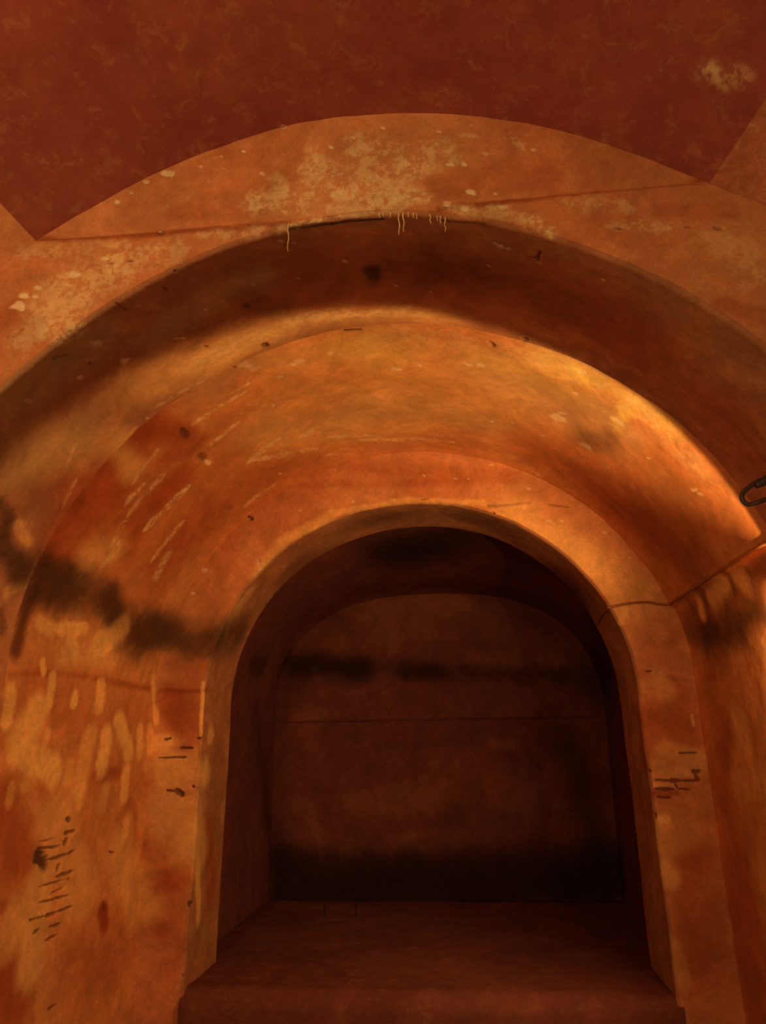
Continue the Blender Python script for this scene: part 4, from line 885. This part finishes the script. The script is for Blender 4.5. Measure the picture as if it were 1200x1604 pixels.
# lunette above the cornice
LC = -.18; LW = (GR[0]-GL[0])/2
def top(x):
    base = GL[1]+(x-GL[0])/(GR[0]-GL[0])*(GR[1]-GL[1])
    return base+.252*(1-np.abs((x-(GL[0]+GR[0])/2)/LW)**2.05)
def arch_top(x):
    u = np.clip(np.abs(x-P3[0])/(P3[2]+RD), 0, 1); return P3[1]+(P3[3]+RD)*(1-u**P3[4])**(1/P3[4])
xs = np.linspace(GL[0], GR[0], 620); lo = np.maximum(hi(xs), arch_top(xs)); tp = np.maximum(top(xs), lo+1e-4)
def lunY(x, z, lo, tp): return Y3+recess(x)*(1-.8*(z-lo)/np.maximum(tp-lo, 1e-3))
rows = []
for k in np.linspace(0, 1, 130):
    z = lo*(1-k)+tp*k; rows.append(np.stack([xs, lunY(xs, z, lo, tp), z], -1))
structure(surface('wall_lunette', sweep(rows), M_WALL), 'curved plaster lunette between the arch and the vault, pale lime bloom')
edge = rows[-1]
# vault cell over the lunette and its two neighbours
u = (xs-(GL[0]+GR[0])/2)/LW
dl = np.array([-.70, -1, .68]); dc = np.array([0, -1, .30]); dr = np.array([.54, -1, .52])
q = np.abs(u)[:, None]**1.4; dd = np.where(u[:, None] < 0, dc*(1-q)+dl*q, dc*(1-q)+dr*q)
ts = np.r_[np.linspace(0, .45, 230), np.linspace(.45, 2.2, 40)[1:]]
rows = [edge+dd*t for t in ts]
structure(surface('ceiling', sweep(rows), M_CEIL), 'dark red plaster vault')
gl = np.array([r[0] for r in rows]); gr = np.array([r[-1] for r in rows])
def cell(g, e, name):
    P0 = g[0]; E = P0+np.outer(ts, e); rr = []
    for k in np.linspace(0, 1, 90): rr.append(g*(1-k)+E*k)
    return surface(name, sweep(rr), M_WALL if 'left' in name else M_SIDE)  # side cells lighter than the vault: their turn to the lamp put in colour
cell(gl, np.array([-1, 0, -.79]), 'ceiling_left'); cell(gr, np.array([1, 0, -.60]), 'ceiling_right')

# ---------------------------------------------------------------- loose things: cable, floodlight, drips
def thing(name, label, cat, loc, group=None):
    o = bpy.data.objects.new(name, None); C.objects.link(o); o.location = loc; o.empty_display_size = .05
    o['label'] = label; o['category'] = cat
    return o
def mesh_obj(name, V, Fc, mat, parent=None, smooth=True):
    me = bpy.data.meshes.new(name); me.from_pydata([tuple(v) for v in V], [], Fc); me.materials.append(mat); me.validate()
    for p in me.polygons: p.use_smooth = smooth
    o = bpy.data.objects.new(name, me); C.objects.link(o)
    if parent: o.parent = parent; o.matrix_parent_inverse = Matrix.Translation(-Vector(parent.location))
    return o
def smooth_path(pts, n=14):
    pts = [Vector(p) for p in pts]; pts = [pts[0]*2-pts[1]]+pts+[pts[-1]*2-pts[-2]]; o = []
    for i in range(1, len(pts)-2):
        a, b, c, d = pts[i-1:i+3]
        for k in range(n):
            t = k/n; o.append(.5*((2*b)+(c-a)*t+(2*a-5*b+4*c-d)*t*t+(3*b-a-3*c+d)*t**3))
    o.append(pts[-2]); return o
def tube(path, r, seg=10, jit=0.):
    V, Fc = [], []; up = Vector((0.1, .2, 1))
    for i, p in enumerate(path):
        tg = (path[min(i+1, len(path)-1)]-path[max(i-1, 0)]).normalized()
        a = tg.cross(up); a = a.normalized() if a.length > 1e-3 else tg.orthogonal().normalized(); b = tg.cross(a)
        rr = r(i/(len(path)-1)) if callable(r) else r
        if jit: rr *= 1+jit*math.sin(i*2.1)*math.cos(i*.73)
        for k in range(seg):
            an = 2*math.pi*k/seg; V.append(p+a*math.cos(an)*rr+b*math.sin(an)*rr)
    n = len(path)
    for i in range(n-1):
        for k in range(seg): Fc.append((i*seg+k, i*seg+(k+1) % seg, (i+1)*seg+(k+1) % seg, (i+1)*seg+k))
    Fc.append(tuple(range(seg))[::-1]); Fc.append(tuple((n-1)*seg+k for k in range(seg)))
    return V, Fc
M_CABLE = simple('dusty_cable_jacket', (.36, .13, .05), .8)
M_DARK = simple('dark_rubber', (.06, .03, .022), .6)
M_STEEL = simple('blackened_steel', (.05, .035, .03), .5, .6)
M_LIME = simple('dried_lime', (.85, .55, .26), .9)
E_ = EYE
pts = [(.535, 3.16, E_+.425), (.530, 3.02, E_+.440), (.524, 2.88, E_+.441), (.530, 2.849, E_+.441), (.565, 2.851, E_+.450), (.605, 2.851, E_+.4555), (.640, 2.851, E_+.458), (.672, 2.851, E_+.457),
       (.705, 2.851, E_+.449), (.731, 2.845, E_+.444), (.737, 2.80, E_+.446), (.738, 2.60, E_+.447), (.739, 2.385, E_+.448), (.741, 2.15, E_+.449), (.744, 1.95, E_+.446), (.748, 1.86, E_+.445), (.755, 1.70, E_+.44)]
def rest_on(p, off):
    best = None
    for nm in ('trim_2', 'wall_inner', 'trim_3'):
        ok, q, n, _ = bpy.data.objects[nm].closest_point_on_mesh(p)
        if ok and (best is None or (q-p).length < best[0]): best = ((q-p).length, q, n)
    _, q, n = best
    if n.dot(Vector((-.18, 1.5, EYE))-q) < 0: n = -n
    return q+n*off
path = smooth_path([pts[0]]+[rest_on(Vector(p), .0035) for p in pts[1:]])
V, Fc = tube(path, .0046, 10, .08)
o = mesh_obj('cable', V, Fc, M_CABLE)
o['label'] = 'long thin cable running along the springing line and across beside the niche arch'; o['category'] = 'cable'
# floodlight clamped to the right side of the outer arch, just past the picture edge
fl = thing('floodlight', 'dark floodlight on its bracket at the right edge of the outer arch', 'floodlight', tuple(FLOOD))
nrm = FLOOD_DIR; rx = nrm.cross(Vector((0, 0, 1))).normalized(); uz = rx.cross(nrm)
def box(c, sx, sy, sz, bev=.004):
    import bmesh
    bm = bmesh.new(); bmesh.ops.create_cube(bm, size=1)
    for v in bm.verts: v.co = Vector((v.co.x*sx, v.co.y*sy, v.co.z*sz))
    bmesh.ops.bevel(bm, geom=bm.edges[:], offset=bev, segments=2, affect='EDGES')
    V = [c+rx*v.co.x+nrm*v.co.y+uz*v.co.z for v in bm.verts]; Fc = [[v.index for v in f.verts] for f in bm.faces]; bm.free(); return V, Fc
V, Fc = box(FLOOD-nrm*.013+rx*.002, .036, .018, .074, .004); mesh_obj('housing', V, Fc, M_DARK, fl, False)
V, Fc = box(FLOOD-nrm*.002, .040, .004, .078, .002); mesh_obj('rim', V, Fc, M_STEEL, fl, False)
M_GLASS = simple('lit_lamp_glass', (.9, .6, .3), .3, 0, (1, .45, .10))
V, Fc = box(FLOOD+nrm*.0018, .028, .002, .064, .0008); mesh_obj('lamp_glass', V, Fc, M_GLASS, fl, False)
V, Fc = box(FLOOD+nrm*.036+rx*.008+uz*.052, .032, .078, .0025, .0008); mesh_obj('top_blocker', V, Fc, M_STEEL, fl, False)  # added plate out of view, keeps the beam off the wall above
V, Fc = box(FLOOD+nrm*.050+rx*.0098, .0285, .0025, .104, .0008); mesh_obj('front_blocker', V, Fc, M_STEEL, fl, False)  # added plate out of view, dims the beam on the right of the niche wall
V, Fc = box(FLOOD-nrm*.012+rx*.026, .022, .012, .030, .002); mesh_obj('bracket', V, Fc, M_STEEL, fl, False)
kk = .86
def near(x, y, z): return Vector((x*kk, y*kk, E_+z*kk))
cd1 = smooth_path([(.745, 1.58, E_+.52), near(.724, 1.78, .560), near(.700, 1.78, .560), near(.6825, 1.785, .552), near(.6725, 1.785, .545), near(.6585, 1.785, .534), near(.6535, 1.785, .520), near(.6590, 1.785, .508), near(.672, 1.785, .504), near(.686, 1.78, .507), near(.720, 1.78, .515), near(.80, 1.74, .50), near(.87, 1.90, .38), FLOOD-nrm*.02+uz*.030])
V, Fc = tube(cd1, .0048, 10, .05); mesh_obj('supply_cord', V, Fc, M_DARK, fl)
wr = smooth_path([near(.760, 1.77, .574), near(.722, 1.775, .563), near(.700, 1.775, .553), near(.684, 1.775, .5465)])
V, Fc = tube(wr, lambda t: .0125-.006*t, 12, .18); mesh_obj('cable_wrap', V, Fc, M_DARK, fl)
DRIPS = [(-.3288, 1.0433, .0709, .0016), (-.0951, 1.0499, .058, .0018), (-.0858, 1.049, .0503, .0018), (-.0005, 1.0256, .0345, .0014), (-.0096, 1.0295, .0178, .0018), (-.0304, 1.0361, .0225, .0016), (-.1351, 1.0505, .0133, .002), (-.1124, 1.0484, .0118, .002), (-.1271, 1.0497, .0102, .0015), (-.0581, 1.0402, .0133, .0015), (-.0646, 1.0424, .0117, .0018), (-.0161, 1.0317, .0148, .0012), (-.0752, 1.0449, .0117, .0015)]
for x, z, h, r in DRIPS:
    path = [Vector((x+.0012*math.sin(k*1.3+x*50), 1.3715, E_+z+.004-h*k/8)) for k in range(9)]
    V, Fc = tube(path, lambda t, r=r: r*(1.25-.75*t), 8, .15)
    o = mesh_obj('lime_drip', V, Fc, M_LIME, bpy.data.objects['trim_1']); o['label'] = 'pale dried lime drip hanging from the arch edge'
